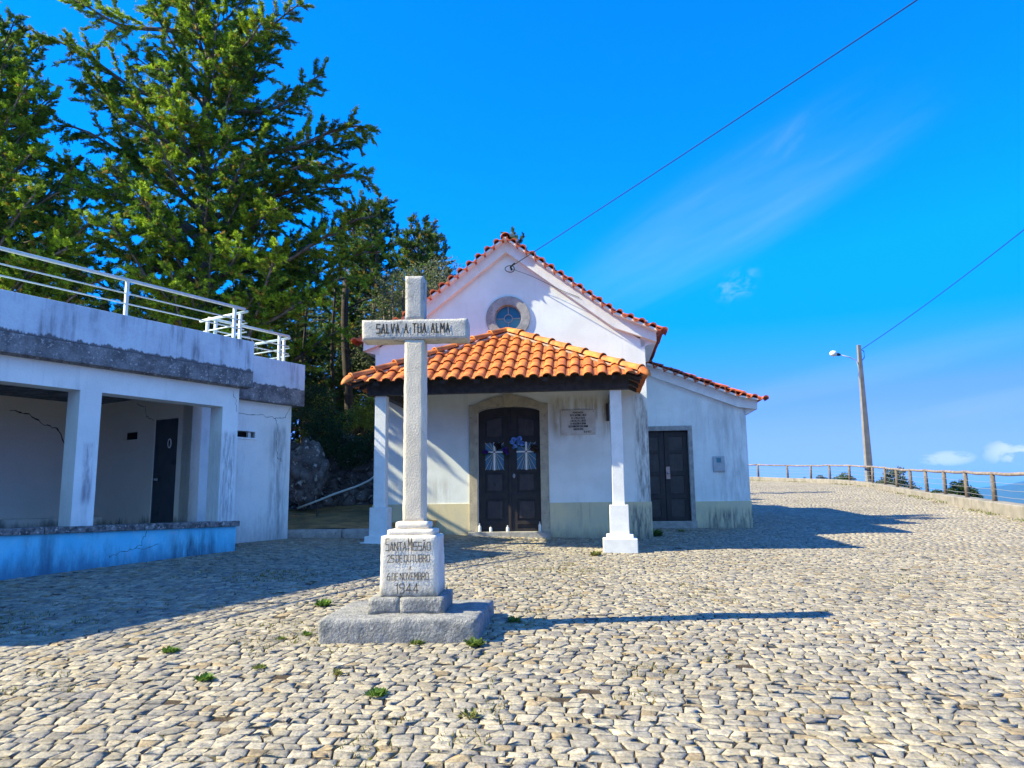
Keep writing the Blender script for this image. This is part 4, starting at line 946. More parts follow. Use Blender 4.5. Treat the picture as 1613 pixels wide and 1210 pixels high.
side_plate(mb, [(1.66 + x, 2.565 + z) for x, z in sg], [], -.158, -.151); dsn = mb.build('door_sign', M['white'], dn)
mb = MB(); side_plate(mb, [(1.66 + x * .42, 2.565 + z * .75) for x, z in sg], [], -.162, -.1585); mb.build('pictogram', M['darkmetal'], dsn)
mb = MB(); mb.lathe((0, 0, 0), [(.03, 0), (.03, .006), (.016, .02), (.022, .05)], 10); mb.v = [(-.15 - z, 1.97 + x, 1.95 + y) for x, y, z in mb.v]; mb.build('handle', M['metal'], dn, True)
mb = MB(); mb.box(-.12, -.06, 2.5, 3.0, 2.65, 2.85); mb.build('vent', M['void'], lb)
mb = MB(); mb.box(-.06, -.03, 1.3, 2.1, .95, 3.05); mb.build('door_recess', M['void'], lb)
# railings
def rails(path, posts, zt, zb):
    mb = MB()
    for r, z in ((.026, zt), (.011, zt - .20), (.011, zt - .35)):
        mb.tube([(a, b, z) for a, b in path], r, 8)
    o = mb.build('railing', M['rail'], lb, True)
    for a, b in posts:
        mb = MB(); mb.box(a - .022, a + .022, b - .022, b + .022, zb - .05, zt - .02); mb.build('post', M['rail'], o)
rails([(-7.6, .0), (-.03, .0)], [(-.23, 0), (-2.1, 0), (-3.97, 0), (-5.84, 0)], 4.735, 4.178)
rails([(.0, -.03), (.0, 1.2)], [(-.0, .14), (-.0, 1.0)], 4.70, 4.178)
rails([(.03, 1.02), (1.86, 1.02)], [(.18, 1.02), (1.62, 1.02)], 4.735, 4.19)
rails([(1.86, 1.0), (1.86, 3.8)], [(1.86, 1.16), (1.86, 2.4), (1.86, 3.6)], 4.70, 4.19)
mb = MB(); mb.tube([(.42, .9, 4.19), (.42, .9, 4.36)], .018, 6); mb.tube([(.42, .9, 4.36), (.52, .88, 4.50), (.8, .88, 4.52), (1.0, .88, 4.36)], .008, 5); mb.build('roof_conduit', M['metal'], lb)

# ------------------------------------------------------------------ terrace, kerb and rubble wall between the buildings
kb = root('stone_kerb', (-3.6, 15.1, .8), 0, 'long grey stone kerb raising the shaded terrace beside the outbuilding', 'kerb')
bm = None
for k_, (x0, x1) in enumerate(((-4.9, -3.32), (-3.31, -2.2))):
    b2 = rough_box(x0 + 3.6, x1 + 3.6, -.14, .18, .55, 1.015, .06, .01, .02, 20. + k_, 6); bm = b2 if bm is None else bm_join(bm, b2)
for v_ in bm.verts: v_.co.y += .26 * v_.co.x * .3
bm_build(bm, 'block', M['greystone'], kb, True)
tx = np.linspace(-7.6, -1.6, 50); ty = np.linspace(15.2, 24, 60); TX, TY = np.meshgrid(tx, ty)
TZ = 1.0 + (TY - 15.2) * .122 + .02 * np.sin(TX * 3) + .02 * np.sin(TY * 4 + TX)
i2 = np.arange(TX.size).reshape(TX.shape); q = np.stack([i2[:-1, :-1], i2[:-1, 1:], i2[1:, 1:], i2[1:, :-1]], -1).reshape(-1, 4)
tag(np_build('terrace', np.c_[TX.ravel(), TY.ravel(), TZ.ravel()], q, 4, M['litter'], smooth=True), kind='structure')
# rubble wall: rounded stones
V = []; nxw, nzw = 190, 120
for k in range(nzw):
    for i in range(nxw):
        x = -7.0 + i * .026; z = 1.2 + k * .0175; y = 18.7 + .25 * (k / nzw) - .12 * math.sin(i * .03)
        zt = 3.0 + .35 * noise.noise((x * .9, 3, 0)) - (.5 if x > -4.0 else 0) * min(1, (x + 4.0))
        p = Vector((x * 3.9, 0, z * 4.8)); p += noise.noise_vector(p * .5) * .6; dis, pts_ = noise.voronoi(p)
        e = min(1, max(0, (dis[1] - dis[0]) * 2.6 - .12)); hsh = noise.noise(pts_[0] * 7.3)
        y -= (.16 + .10 * hsh) * e ** .45 + .04 * noise.noise(Vector((x * 1.5, 1, z * 1.5))) + .02 * noise.noise(p * 3.3)
        if z > zt: y += (z - zt) * 1.2; z = zt + (z - zt) * .25
        V.append((x + 4.4, y - 18.7, z - 1.3))
F = [(k * nxw + i, k * nxw + i + 1, (k + 1) * nxw + i + 1, (k + 1) * nxw + i) for k in range(nzw - 1) for i in range(nxw - 1)]
rw = np_build('rubble_wall', np.array(V), np.array(F), 4, M['rock'], smooth=True); rw.location = (-4.4, 18.7, 1.3)
tag(rw, 'dark rubble stone retaining wall overgrown at the top, behind the two buildings', 'stone wall')
bo = root('boulder', tuple(at(482, 800, 18.0)), 0, 'big rounded boulder at the left end of the rubble wall, beside the outbuilding wing', 'boulder')
bmb = bmesh.new(); bmesh.ops.create_icosphere(bmb, subdivisions=5, radius=1)
for v_ in bmb.verts:
    p = v_.co.copy(); d_, pt = noise.voronoi(p * 2.3 + Vector((3, 1, 2))); e = min(1, (d_[1] - d_[0]) * 3)
    v_.co = Vector((p.x * .50, p.y * .40, p.z * .80)) * (.78 + .22 * e ** .5 + .16 * noise.noise(p * 1.9) + .05 * noise.noise(p * 5) + .02 * noise.noise(p * 14)); v_.co.z += Z0[bo.name] + .80
bm_build(bmb, 'rock', M['rock'], bo, True)
hp = [at(468, 801, 17.0), at(500, 789, 17.0), at(530, 777, 17.0), at(560, 767, 17.0), at(582, 757, 17.0), at(600, 742, 17.2)]
hr = root('handrail', tuple(hp[0]), 0, 'pale sloping handrail in front of the rubble wall', 'handrail'); Z0[hr.name] = 0
mb = MB(); mb.tube([rel(p, hp[0]) for p in hp], .022, 8); mb.build('rail', M['rail'], hr, True)
for p in (hp[1], hp[5]): mb = MB(); mb.tube([rel((p.x, p.y, p.z - .02), hp[0]), rel((p.x, p.y, 1.15), hp[0])], .016, 6); mb.build('post', M['darkmetal'], hr)

# ------------------------------------------------------------------ plaza edge: low wall, wooden fence, lamp post, cable
def inward(i):
    a = Vector(FENCE[max(i - 1, 0)][:2]); b = Vector(FENCE[min(i + 1, len(FENCE) - 1)][:2]); d = (b - a).normalized(); return Vector((-d.y, d.x))
lw = root('low_wall', (FENCE[3][0], FENCE[3][1], 1.1), 0, 'low weathered concrete wall along the edge of the plaza', 'low wall'); Z0[lw.name] = 0
prof = []; 
dense = []
for i in range(len(FENCE) - 1):
    for k in range(8): t = k / 8; a, b = FENCE[i], FENCE[i + 1]; n_ = inward(i).lerp(inward(i + 1), t).normalized(); dense.append((a[0] + (b[0] - a[0]) * t, a[1] + (b[1] - a[1]) * t, a[2] + (b[2] - a[2]) * t, n_))
vs, fs = [], []
for i, (x, y, z, n_) in enumerate(dense):
    j = .015 * noise.noise((i * .9, 0, 0)); j2 = .012 * noise.noise((i * .7, 5, 0)); gb = g(x + n_.x * .25, y + n_.y * .25) - .12
    for o_, h in ((.20 + j, gb), (.20 + j, z - .02 + j2), (.18 + j, z + j2), (-.20, z + j2), (-.22, z - .02), (-.22, z - 1.2)): vs.append((x + n_.x * o_ - FENCE[3][0], y + n_.y * o_ - FENCE[3][1], h - 1.1))
k = 6
fs = [(i * k + a, i * k + a + 1, (i + 1) * k + a + 1, (i + 1) * k + a) for i in range(len(dense) - 1) for a in range(5)]
fs += [tuple(range(k)), tuple(range((len(dense) - 1) * k + k - 1, (len(dense) - 1) * k - 1, -1))]
mb = MB(); mb.add(vs, fs); mb.build('coping', M['kerb'], lw)
fo = (FENCE[3][0], FENCE[3][1], 1.35)
fe = root('wooden_fence', fo, 0, 'rustic fence of round wooden posts, one log rail and wires above the low wall', 'fence'); Z0[fe.name] = 0
rng = random.Random(5); tops = []
for i, (x, y, z) in enumerate(FENCE):
    ln = (rng.gauss(0, .012), rng.gauss(0, .012)); h = .74 + rng.uniform(-.015, .02); mb = MB()
    mb.tube([rel((x, y, z - .06), fo), rel((x + ln[0] * .5, y + ln[1] * .5, z + h * .5), fo), rel((x + ln[0], y + ln[1], z + h), fo)], [.068, .063, .060], 10); mb.build('post', M['post'], fe, True)
    tops.append(Vector((x + ln[0], y + ln[1], z + h + .025)))
mb = MB()
for a, b in zip(tops, tops[1:]):
    d = (b - a); pts = []; rr2 = []
    for k in range(7):
        t = -.02 + 1.04 * k / 6; p = a + d * t; p.z += .018 * noise.noise((p.x * 1.3, p.y * 1.3, 0)) - .02 * math.sin(math.pi * t); pts.append(rel(p, fo)); rr2.append(.048 + .008 * noise.noise((p.y * 2, 3, 1)))
    mb.tube(pts, rr2, 9)
mb.build('top_rail', M['railwood'], fe, True)
for f_ in (.70, .45, .20):
    mb = MB()
    for i in range(len(tops) - 1):
        a, b = tops[i].copy(), tops[i + 1].copy(); a.z = FENCE[i][2] + .74 * f_; b.z = FENCE[i + 1][2] + .74 * f_; c = (a + b) / 2; c.z -= .02; mb.tube([rel(a, fo), rel(c, fo), rel(b, fo)], .006, 4)
    mb.build('wire', M['wire'], fe)
LP = Vector((17.75, 38.4, 2.1))
lp = root('street_lamp', tuple(LP), 0, 'tall tapered concrete lamp post with a curved bracket lamp behind the fence bend', 'street lamp'); Z0[lp.name] = 0
mb = MB(); mb.taper(0, 0, -.3, 7.1, .36, .26, .17, .15); po = mb.build('pole', M['pole'], lp, bevel=.02)
mb = MB(); mb.box(-.06, .06, -.14, -.115, .25, .85); mb.build('slot', M['crack'], po)
mb = MB(); mb.tube([(-.10, -.05, 5.35), (-.13, -.05, 6.05), (-.22, -.05, 6.3), (-.5, -.05, 6.45), (-1.05, -.05, 6.6)], .028, 8); mb.build('bracket', M['metal'], lp, True)
mb = MB(); mb.tube([(-1.0, -.05, 6.585), (-1.10, -.05, 6.61), (-1.2, -.05, 6.63)], [.05, .085, .07], 10); hd = mb.build('lamp_head', M['darkmetal'], lp, True)
mb = MB(); mb.tube([(-1.19, -.05, 6.625), (-1.28, -.05, 6.645), (-1.40, -.05, 6.66), (-1.50, -.05, 6.665), (-1.54, -.05, 6.67)], [.09, .155, .15, .09, .02], 12); mb.build('globe', M['white'], hd, True)
mb = MB(); mb.tube([(.11, -.05, 6.3), (.22, -.05, 6.45), (.22, -.05, 6.75), (.1, -.05, 6.85)], .02, 6); mb.build('cable_bracket', M['darkmetal'], lp, True)
c0 = LP + Vector((.13, -.08, 6.88)); c1 = at(1613, 362, 24.0); c2 = c0 + (c1 - c0) * 1.8
c2c = root('lamp_cable', tuple(c0), 0, 'thin black cable rising to the right from the lamp post', 'cable'); Z0[c2c.name] = 0
pts = []
for i in range(21):
    t = i / 20 * 1.8; p = c0 + (c1 - c0) * t; p.z += .42 * (t * t - t); pts.append(rel(p, c0))
mb = MB(); mb.tube(pts, .016, 5); mb.build('line', M['cable'], c2c)

# ------------------------------------------------------------------ vegetation
rngn = np.random.default_rng(11)
def plume_templates(n=6, leaves=26, seed=1):
    rng = np.random.default_rng(seed); T = []
    for _ in range(n):
        V = []
        for i in range(leaves):
            t = (i + .5) / leaves; side = 1 if i % 2 else -1
            roll = rng.normal(0, .55); l = (.42 * (1 - t) ** .7 + .10) * rng.uniform(.7, 1.2); ang = R(rng.uniform(28, 52))
            out = np.array([0, side * math.cos(roll), math.sin(roll)])
            d = np.array([1, 0, 0]) * math.cos(ang) + out * math.sin(ang); p = np.array([t * .85, 0, -.05 * t * t]) 
            w = np.cross(d, rng.normal(0, 1, 3)); w /= np.linalg.norm(w); w *= l * rng.uniform(.10, .17)
            m_ = p + d * l * .45
            V += [p, m_ + w, p + d * l, m_ - w]
        T.append(np.array(V))
    return T
TPL = plume_templates()
def plumes(name, pos, dirs, size, colr, parent, mat_='leaf'):
    """all sprays of one crown in one mesh"""
    n = len(pos); pos = np.asarray(pos); d = np.asarray(dirs); d = d / np.linalg.norm(d, axis=1, keepdims=True)
    up_ = np.array([0, 0, 1.]) + rngn.normal(0, .35, (n, 3)); y = np.cross(up_, d); y /= np.linalg.norm(y, axis=1, keepdims=True) + 1e-9; z = np.cross(d, y)
    Rm = np.stack([d, y, z], -1); ti = rngn.integers(0, len(TPL), n); TT = np.stack(TPL)[ti]
    V = np.einsum('nij,nkj->nki', Rm, TT * np.asarray(size)[:, None, None]) + pos[:, None]
    k = V.shape[1]; C = np.repeat(np.asarray(colr)[:, None], k, 1) * rngn.uniform(.75, 1.25, (n, k // 4, 1)).repeat(4, 1)
    F = np.arange(n * k).reshape(-1, 4)
    return np_build(name, V.reshape(-1, 3), F, 4, M[mat_], C.reshape(-1, 3), parent)
def curve(p0, p1, sag, n=10, rng=random):
    p0, p1 = Vector(p0), Vector(p1); out = []
    w = Vector((rng.gauss(0, .05), rng.gauss(0, .05), 0)) * (p1 - p0).length
    for i in range(n):
        t = i / (n - 1); p = p0.lerp(p1, t); p.z += sag * 4 * t * (1 - t); p += w * math.sin(t * 3.14) + Vector((0, 0, .03 * (p1 - p0).length * math.sin(t * 9))); out.append(p)
    return out
def cypress(name, label, base, top, r0, limbs, seed, col_a, col_b, auto=0, prof=None, dens=1., size=(.115, .215), grp=None, bare=.25, cat='tree'):
    rng = random.Random(seed); base, top = Vector(base), Vector(top)
    t = root(name, tuple(base), 0, label, cat, grp); Z0[t.name] = 0
    tr = MB(); H = top - base
    tp = lambda f: base + H * f + Vector((.10 * math.sin(f * 5 + seed), .10 * math.cos(f * 4 + seed), 0)) * min(1, f * 3)
    tr.tube([rel(tp(i / 14), base) for i in range(15)], [r0 * (1 - .88 * i / 14) for i in range(15)], 9)
    jobs = []
    for h0, tip, sag in limbs: jobs.append((h0, Vector(tip), sag))
    for k in range(auto):
        f = .12 + .865 * (k + rng.random()) / auto; a = k * 2.4 + rng.uniform(-.5, .5); Ln = prof(f) * rng.uniform(.65, 1.1)
        d = Vector((math.cos(a), math.sin(a), rng.uniform(.1, .75))) * Ln
        jobs.append((max(.02, f - .05), tp(f) + d, -rng.uniform(.0, .12) * Ln))
    P, D, S, C = [], [], [], []
    ca, cb = np.array(col_a), np.array(col_b)
    for h0, tip, sag in jobs:
        p0 = tp(h0); ln = (tip - p0).length; cv = curve(p0, tip, sag, 12, rng); rl = min(r0 * .45, .018 + .014 * ln)
        tr.tube([rel(p, base) for p in cv], [rl * (1 - .8 * i / 11) + .004 for i in range(12)], 6, False)
        ns = max(4, int(ln * 7.0 * dens))
        tone = rng.uniform(0, 1)
        for i in range(ns):
            f = bare + (1 - bare) * (i + rng.random()) / ns; x = f * 11; k = min(10, int(x)); p = cv[k].lerp(cv[k + 1], x - k); ax_ = (cv[k + 1] - cv[k]).normalized()
            side = (1 if i % 2 else -1); lat = ax_.cross(Vector((0, 0, 1)))
            lat = lat.normalized() if lat.length > .05 else Vector((1, 0, 0)); lat = Matrix.Rotation(rng.gauss(0, .8), 3, ax_) @ lat
            d = (ax_ * rng.uniform(.35, .9) + lat * side * rng.uniform(.5, 1.) + Vector((0, 0, rng.uniform(-.2, .35)))).normalized()
            Lsub = (.30 + .26 * min(ln, 4) * (1 - f) + .1) * rng.uniform(.6, 1.2); e = p + d * Lsub; e.z -= .10 * Lsub
            tr.tube([rel(p, base), rel(p.lerp(e, .5) + Vector((0, 0, .03 * Lsub)), base), rel(e, base)], [.011, .008, .004], 4, False)
            npl = max(6, int(Lsub * 36 * dens)); hue = min(1, max(0, tone * .5 + rng.random() * .6 - .05))
            for q in range(npl):
                g_ = (q + 1) / npl; pp = p.lerp(e, .15 + .85 * g_); dr_ = d * 1. + Vector((rng.gauss(0, .55), rng.gauss(0, .55), rng.gauss(.05, .45)))
                P.append(rel(pp, base)); D.append(tuple(dr_)); S.append(rng.uniform(*size) * (1.05 - .2 * g_)); c_ = ca + (cb - ca) * min(1, max(0, hue + rng.gauss(0, .18)))
                c_ = c_ * rng.choice((.55, .8, 1., 1.15, 1.3))
                if rng.random() < .05: c_ = np.array([.42, .28, .05])
                C.append(c_)
        for q in range(5):
            P.append(rel(tip, base)); D.append(tuple((cv[-1] - cv[-3]).normalized() + Vector((rng.gauss(0, .4), rng.gauss(0, .4), rng.gauss(0, .4))))); S.append(rng.uniform(*size)); C.append(ca + (cb - ca) * rng.random())
    for q in range(16):
        f = rng.uniform(.93, 1.0); P.append(rel(tp(f), base)); D.append((rng.gauss(0, .45), rng.gauss(0, .45), 1.)); S.append(rng.uniform(*size)); C.append((ca * .6 + cb * .4) * rng.uniform(.7, 1.2))
    tr.build('trunk', M['bark'], t, True)
    plumes('crown', P, D, S, C, t)
    return t
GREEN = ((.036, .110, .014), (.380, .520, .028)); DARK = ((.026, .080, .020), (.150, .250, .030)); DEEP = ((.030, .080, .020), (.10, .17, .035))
YB = 17.6
def A(px, py, dy=0): return tuple(at(px, py, YB + dy))
base = at(338, 700, YB); base.z = 1.2; top = at(318, -110, YB)
limbs = []
for h0, px, py, dy, sg in ((.80, 112, 2, -1, -.3), (.86, 165, -60, .5, -.2), (.92, 255, -90, 0, -.1), (.9, 390, -70, .5, -.1), (.80, 472, 8, -.3, -.35), (.72, 445, 55, .8, -.3), (.76, 420, 30, -1.4, -.2), (.66, 505, 120, .6, -.25), (.60, 478, 155, 1.2, -.2),
        (.54, 583, 205, -.2, .25), (.52, 560, 225, .9, .2), (.46, 578, 282, .2, .35), (.48, 520, 262, -.9, .2), (.45, 540, 300, 1.2, .2), (.36, 590, 345, .4, .15), (.36, 540, 370, -.9, .1), (.30, 600, 400, 1.2, .1), (.30, 560, 440, -.3, 0), (.27, 510, 470, -1.0, 0),
        (.62, 60, 62, -.2, .35), (.55, 130, 135, .2, .4), (.50, 90, 200, -.8, .4), (.44, 30, 250, -.4, .4), (.40, 110, 290, -1.3, .2), (.36, 60, 350, -1.2, .15), (.34, 160, 370, -1.8, .1), (.30, 110, 430, -1.6, 0), (.30, 220, 430, -1.9, 0), (.28, 300, 455, -1.8, 0), (.27, 400, 470, -1.6, 0), (.26, 180, 470, -.8, 0),
        (.50, 250, 250, -1.7, .1), (.56, 300, 190, -1.6, .05), (.62, 250, 140, -1.3, 0), (.66, 340, 100, -1.3, 0), (.46, 390, 250, -1.6, .1), (.42, 330, 310, -2.0, .1), (.42, 440, 330, -1.5, .1), (.38, 250, 350, -2.1, .05), (.36, 380, 390, -2.0, 0), (.7, 210, 90, -.6, -.1), (.75, 300, 40, -.9, 0), (.70, 380, 90, 1.0, 0)):
    limbs.append((h0, A(px, py, dy), sg))
BIG = cypress('cypress_tree', 'tallest cypress behind the outbuilding roof with wide drooping sunlit limbs', base, top, .24, limbs, 3, *GREEN, auto=80, prof=lambda f: .6 + 2.9 * (1 - f) ** .9 * min(1, f * 4), dens=1.15)
# second cypress at the left edge
b = at(-8, 700, 16.6); b.z = 1.1; tp_ = at(-20, 25, 16.6)
L2 = [(h, tuple(at(px, py, 16.6 + dy)), s) for h, px, py, dy, s in ((.8, 10, 62, .4, -.1), (.75, 45, 130, -.4, .1), (.66, 70, 195, .6, .1), (.6, 60, 240, -.8, .15), (.5, 120, 300, -.5, .2), (.45, 150, 350, -.9, .1), (.4, 110, 395, -1.2, .1), (.36, 60, 420, -1.1, 0), (.45, 30, 330, -1.4, .1), (.5, 20, 280, -1.2, .1), (.3, 170, 440, -.6, 0), (.7, 5, 100, -.7, 0))]
cypress('cypress_tree', 'bright green cypress at the left edge, beyond the roof railing', b, tp_, .20, L2, 8, *GREEN, auto=84, prof=lambda f: .75 + 2.5 * (1 - f) ** .85 * min(1, f * 4), dens=1.05)
# darker trees further back
def backtree(px, topy, Y, w, seed, label, colr=DARK, auto=46, zb=1.4, dens=.82, size=(.14, .25), r0=.14):
    b = at(px, 700, Y); b.z = zb; tpp = at(px, topy, Y)
    return cypress('cypress_tree', label, b, tpp, r0, [], seed, *colr, auto=auto, prof=lambda f: .22 + w * (1 - f) ** .8, dens=dens, size=size)
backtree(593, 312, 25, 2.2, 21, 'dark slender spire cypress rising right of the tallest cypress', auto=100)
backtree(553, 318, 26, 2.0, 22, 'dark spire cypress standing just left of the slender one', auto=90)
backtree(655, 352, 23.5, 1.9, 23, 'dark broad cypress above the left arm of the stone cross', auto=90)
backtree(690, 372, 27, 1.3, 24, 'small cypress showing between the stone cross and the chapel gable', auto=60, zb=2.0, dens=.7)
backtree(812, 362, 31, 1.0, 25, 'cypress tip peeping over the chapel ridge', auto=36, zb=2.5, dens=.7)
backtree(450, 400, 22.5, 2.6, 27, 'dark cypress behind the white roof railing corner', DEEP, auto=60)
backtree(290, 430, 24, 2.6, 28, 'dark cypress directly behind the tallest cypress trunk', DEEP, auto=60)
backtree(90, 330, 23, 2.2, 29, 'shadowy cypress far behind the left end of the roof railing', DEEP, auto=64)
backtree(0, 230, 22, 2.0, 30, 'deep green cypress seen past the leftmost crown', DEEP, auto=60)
# bare trunk of a pine beside the chapel corner
def leafcloud(name, cents, n, size, colr, parent, squash=.8, shape=(1., .42), mat_='leaf', seed=1):
    rng = np.random.default_rng(seed); cents = np.asarray(cents, float); w = cents[:, 3] ** 2; ci = rng.choice(len(cents), n, p=w / w.sum())
    d = rng.normal(0, 1, (n, 3)); d /= np.linalg.norm(d, axis=1, keepdims=True); r = cents[ci, 3] * rng.uniform(.3, 1.05, n) ** .6
    p = cents[ci, :3] + d * r[:, None] * np.array([1, 1, squash])
    dr = d * .6 + rng.normal(0, .7, (n, 3)); dr /= np.linalg.norm(dr, axis=1, keepdims=True); s2 = np.cross(dr, rng.normal(0, 1, (n, 3))); s2 /= np.linalg.norm(s2, axis=1, keepdims=True)
    sz = rng.uniform(.6, 1.3, n)[:, None] * size
    V = np.stack([p, p + dr * sz * .5 + s2 * sz * shape[1] / 2, p + dr * sz * shape[0], p + dr * sz * .5 - s2 * sz * shape[1] / 2], 1)
    ca, cb = np.array(colr[0]), np.array(colr[1]); t = rng.random(n)[:, None] * .7 + rng.random(len(cents))[ci][:, None] * .3; C = np.repeat((ca + (cb - ca) * t)[:, None], 4, 1)
    return np_build(name, V.reshape(-1, 3), np.arange(4 * n), 4, M[mat_], C.reshape(-1, 3), parent)
def bush(name, label, cat, c, blobs, n, size, colr, seed, stems=6, grp=None, mat_='leaf', shape=(1., .42), trunk=.03):
    t = root(name, tuple(c), 0, label, cat, grp); Z0[t.name] = 0; rng = random.Random(seed); mb = MB()
    for k in range(stems):
        bl = rng.choice(blobs); e = Vector(bl[:3]) + Vector((rng.gauss(0, .2), rng.gauss(0, .2), rng.gauss(0, .15))) * bl[3]
        mb.tube([rel((0, 0, -.1), (0, 0, 0)), tuple(e * .5 + Vector((rng.gauss(0, .05), rng.gauss(0, .05), 0))), tuple(e)], [trunk, trunk * .7, trunk * .25], 5)
    mb.build('stem', M['bark'], t, True); leafcloud('foliage', blobs, n, size, colr, t, seed=seed, mat_=mat_, shape=shape); return t
OL = ((.085, .105, .050), (.22, .245, .130))
ob = at(640, 760, 20.5); ob.z = 1.6
def blobs_px(lst, Y, o): return [(*(at(px, py, Y + dy) - o), r) for px, py, r, dy in lst]
bush('olive_tree', 'pale grey green olive tree behind the upper left arm of the stone cross', 'tree', ob, blobs_px([(640, 470, .9, 0), (610, 495, .8, .3), (672, 445, .75, .2), (700, 430, .6, .6), (600, 530, .8, -.2), (655, 520, .9, 0), (625, 450, .6, -.3), (690, 480, .8, .4), (590, 560, .6, 0)], 20.5, ob), 9000, .085, OL, 41, 12, trunk=.09, shape=(1., .32))
ub = at(560, 760, 20.2); ub.z = 2.6
bush('sunlit_shrub', 'yellow green shrub on top of the rubble wall beside the porch corner', 'shrub', ub, blobs_px([(545, 665, .35, -.6), (570, 655, .35, -.4), (520, 672, .3, -.6), (590, 668, .3, -.5), (580, 640, .4, 0), (500, 640, .4, .3)], 19.6, ub), 3600, .07, ((.12, .18, .02), (.36, .42, .07)), 42, 8)
ub = at(500, 760, 19.4); ub.z = 2.9
bush('ivy_bush', 'dark ivy mass spilling over the middle of the rubble wall', 'shrub', ub, blobs_px([(480, 662, .42, -.6), (510, 682, .45, -.8), (540, 700, .42, -.9), (470, 630, .5, .2), (563, 712, .42, -.9), (525, 665, .5, -.4), (590, 700, .42, -.6), (500, 630, .5, .3), (545, 725, .25, -1.1), (520, 705, .3, -1.0)], 19.4, ub), 8500, .08, ((.020, .055, .022), (.06, .12, .05)), 43, 8)
ub = at(540, 760, 25); ub.z = 2.2
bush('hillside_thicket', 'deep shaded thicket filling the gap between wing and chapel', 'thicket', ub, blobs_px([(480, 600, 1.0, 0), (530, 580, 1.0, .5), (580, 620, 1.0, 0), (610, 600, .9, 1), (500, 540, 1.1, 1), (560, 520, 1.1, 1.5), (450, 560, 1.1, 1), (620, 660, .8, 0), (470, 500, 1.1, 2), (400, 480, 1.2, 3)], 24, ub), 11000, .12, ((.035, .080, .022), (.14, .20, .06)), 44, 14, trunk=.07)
# bare trunks under the canopy
for k_, (px, yb, yt, Y, r, lab) in enumerate(((549, 690, 560, 20.8, .15, 'thick dark tree trunk standing behind the porch corner tiles'), (528, 660, 560, 21.6, .06, 'thin dark trunk just left of the thick one'), (478, 640, 600, 21.2, .05, 'slim leaning trunk beside the outbuilding wing'), (585, 660, 610, 21.0, .05, 'slim forked trunk next to the porch column'))):
    b = at(px, yb, Y); b.z = 2.2; tpp = at(px - 3 + k_ * 2, yt - 120, Y); tt = root('tree_trunk', tuple(b), 0, lab, 'tree trunk'); Z0[tt.name] = 0
    mb = MB(); mb.tube([rel(b.lerp(tpp, f) + Vector((.06 * math.sin(f * 6 + k_), .05 * math.cos(f * 5), 0)), b) for f in np.linspace(0, 1, 9)], [r * (1 - .4 * f) for f in np.linspace(0, 1, 9)], 9); mb.build('trunk', M['bark_dark'], tt, True)
    rng = random.Random(k_)
    for q in range(5):
        f = rng.uniform(.3, .9); p = b.lerp(tpp, f); e = p + Vector((rng.uniform(-1, 1), rng.uniform(-.6, .6), rng.uniform(.0, .5))); mb = MB(); mb.tube([rel(p, b), rel((p + e) / 2 + Vector((0, 0, .08)), b), rel(e, b)], [.025, .018, .008], 5); mb.build('branch', M['bark_dark'], tt, True)
# bushes beyond the fence
def fbush(px, py, Y, rpx, label, colr, seed, blobs, n, size, zdrop=1.5, **kw):
    c = at(px, py, Y); c.z -= zdrop; bl = blobs_px([(a, b_, r, dy) for a, b_, r, dy in blobs], Y, c); return bush('roadside_bush', label, 'bush', c, bl, n, size, colr, seed, 7, **kw)
fbush(1415, 790, 36, 0, 'grey green bush overtopping the fence rail right of the lamp post', ((.05, .075, .035), (.14, .17, .08)), 51, [(1408, 758, .55, 0), (1395, 768, .5, 0), (1420, 770, .6, .2), (1436, 778, .5, 0), (1450, 790, .45, 0), (1402, 745, .25, 0), (1418, 742, .22, 0)], 5200, .11)
fbush(1510, 800, 27, 0, 'dark juniper bush behind the fence near the right edge', ((.022, .045, .012), (.07, .11, .022)), 52, [(1510, 775, .33, 0), (1524, 778, .33, 0), (1500, 780, .25, 0), (1536, 786, .25, 0), (1515, 762, .14, 0), (1503, 764, .12, 0), (1480, 780, .2, .4), (1474, 776, .12, 0)], 4600, .08)
fbush(1334, 765, 45, 0, 'low bright bush behind the fence left of the lamp post', ((.05, .09, .02), (.13, .18, .05)), 53, [(1326, 757, .35, 0), (1338, 757, .35, 0), (1330, 750, .25, 0), (1317, 756, .2, 0)], 1800, .10, .8)
fbush(1295, 762, 46, 0, 'tiny green tuft behind the far fence', ((.05, .09, .02), (.12, .16, .05)), 54, [(1292, 753, .2, 0), (1300, 755, .15, 0), (1268, 755, .12, 0)], 500, .09, .6)
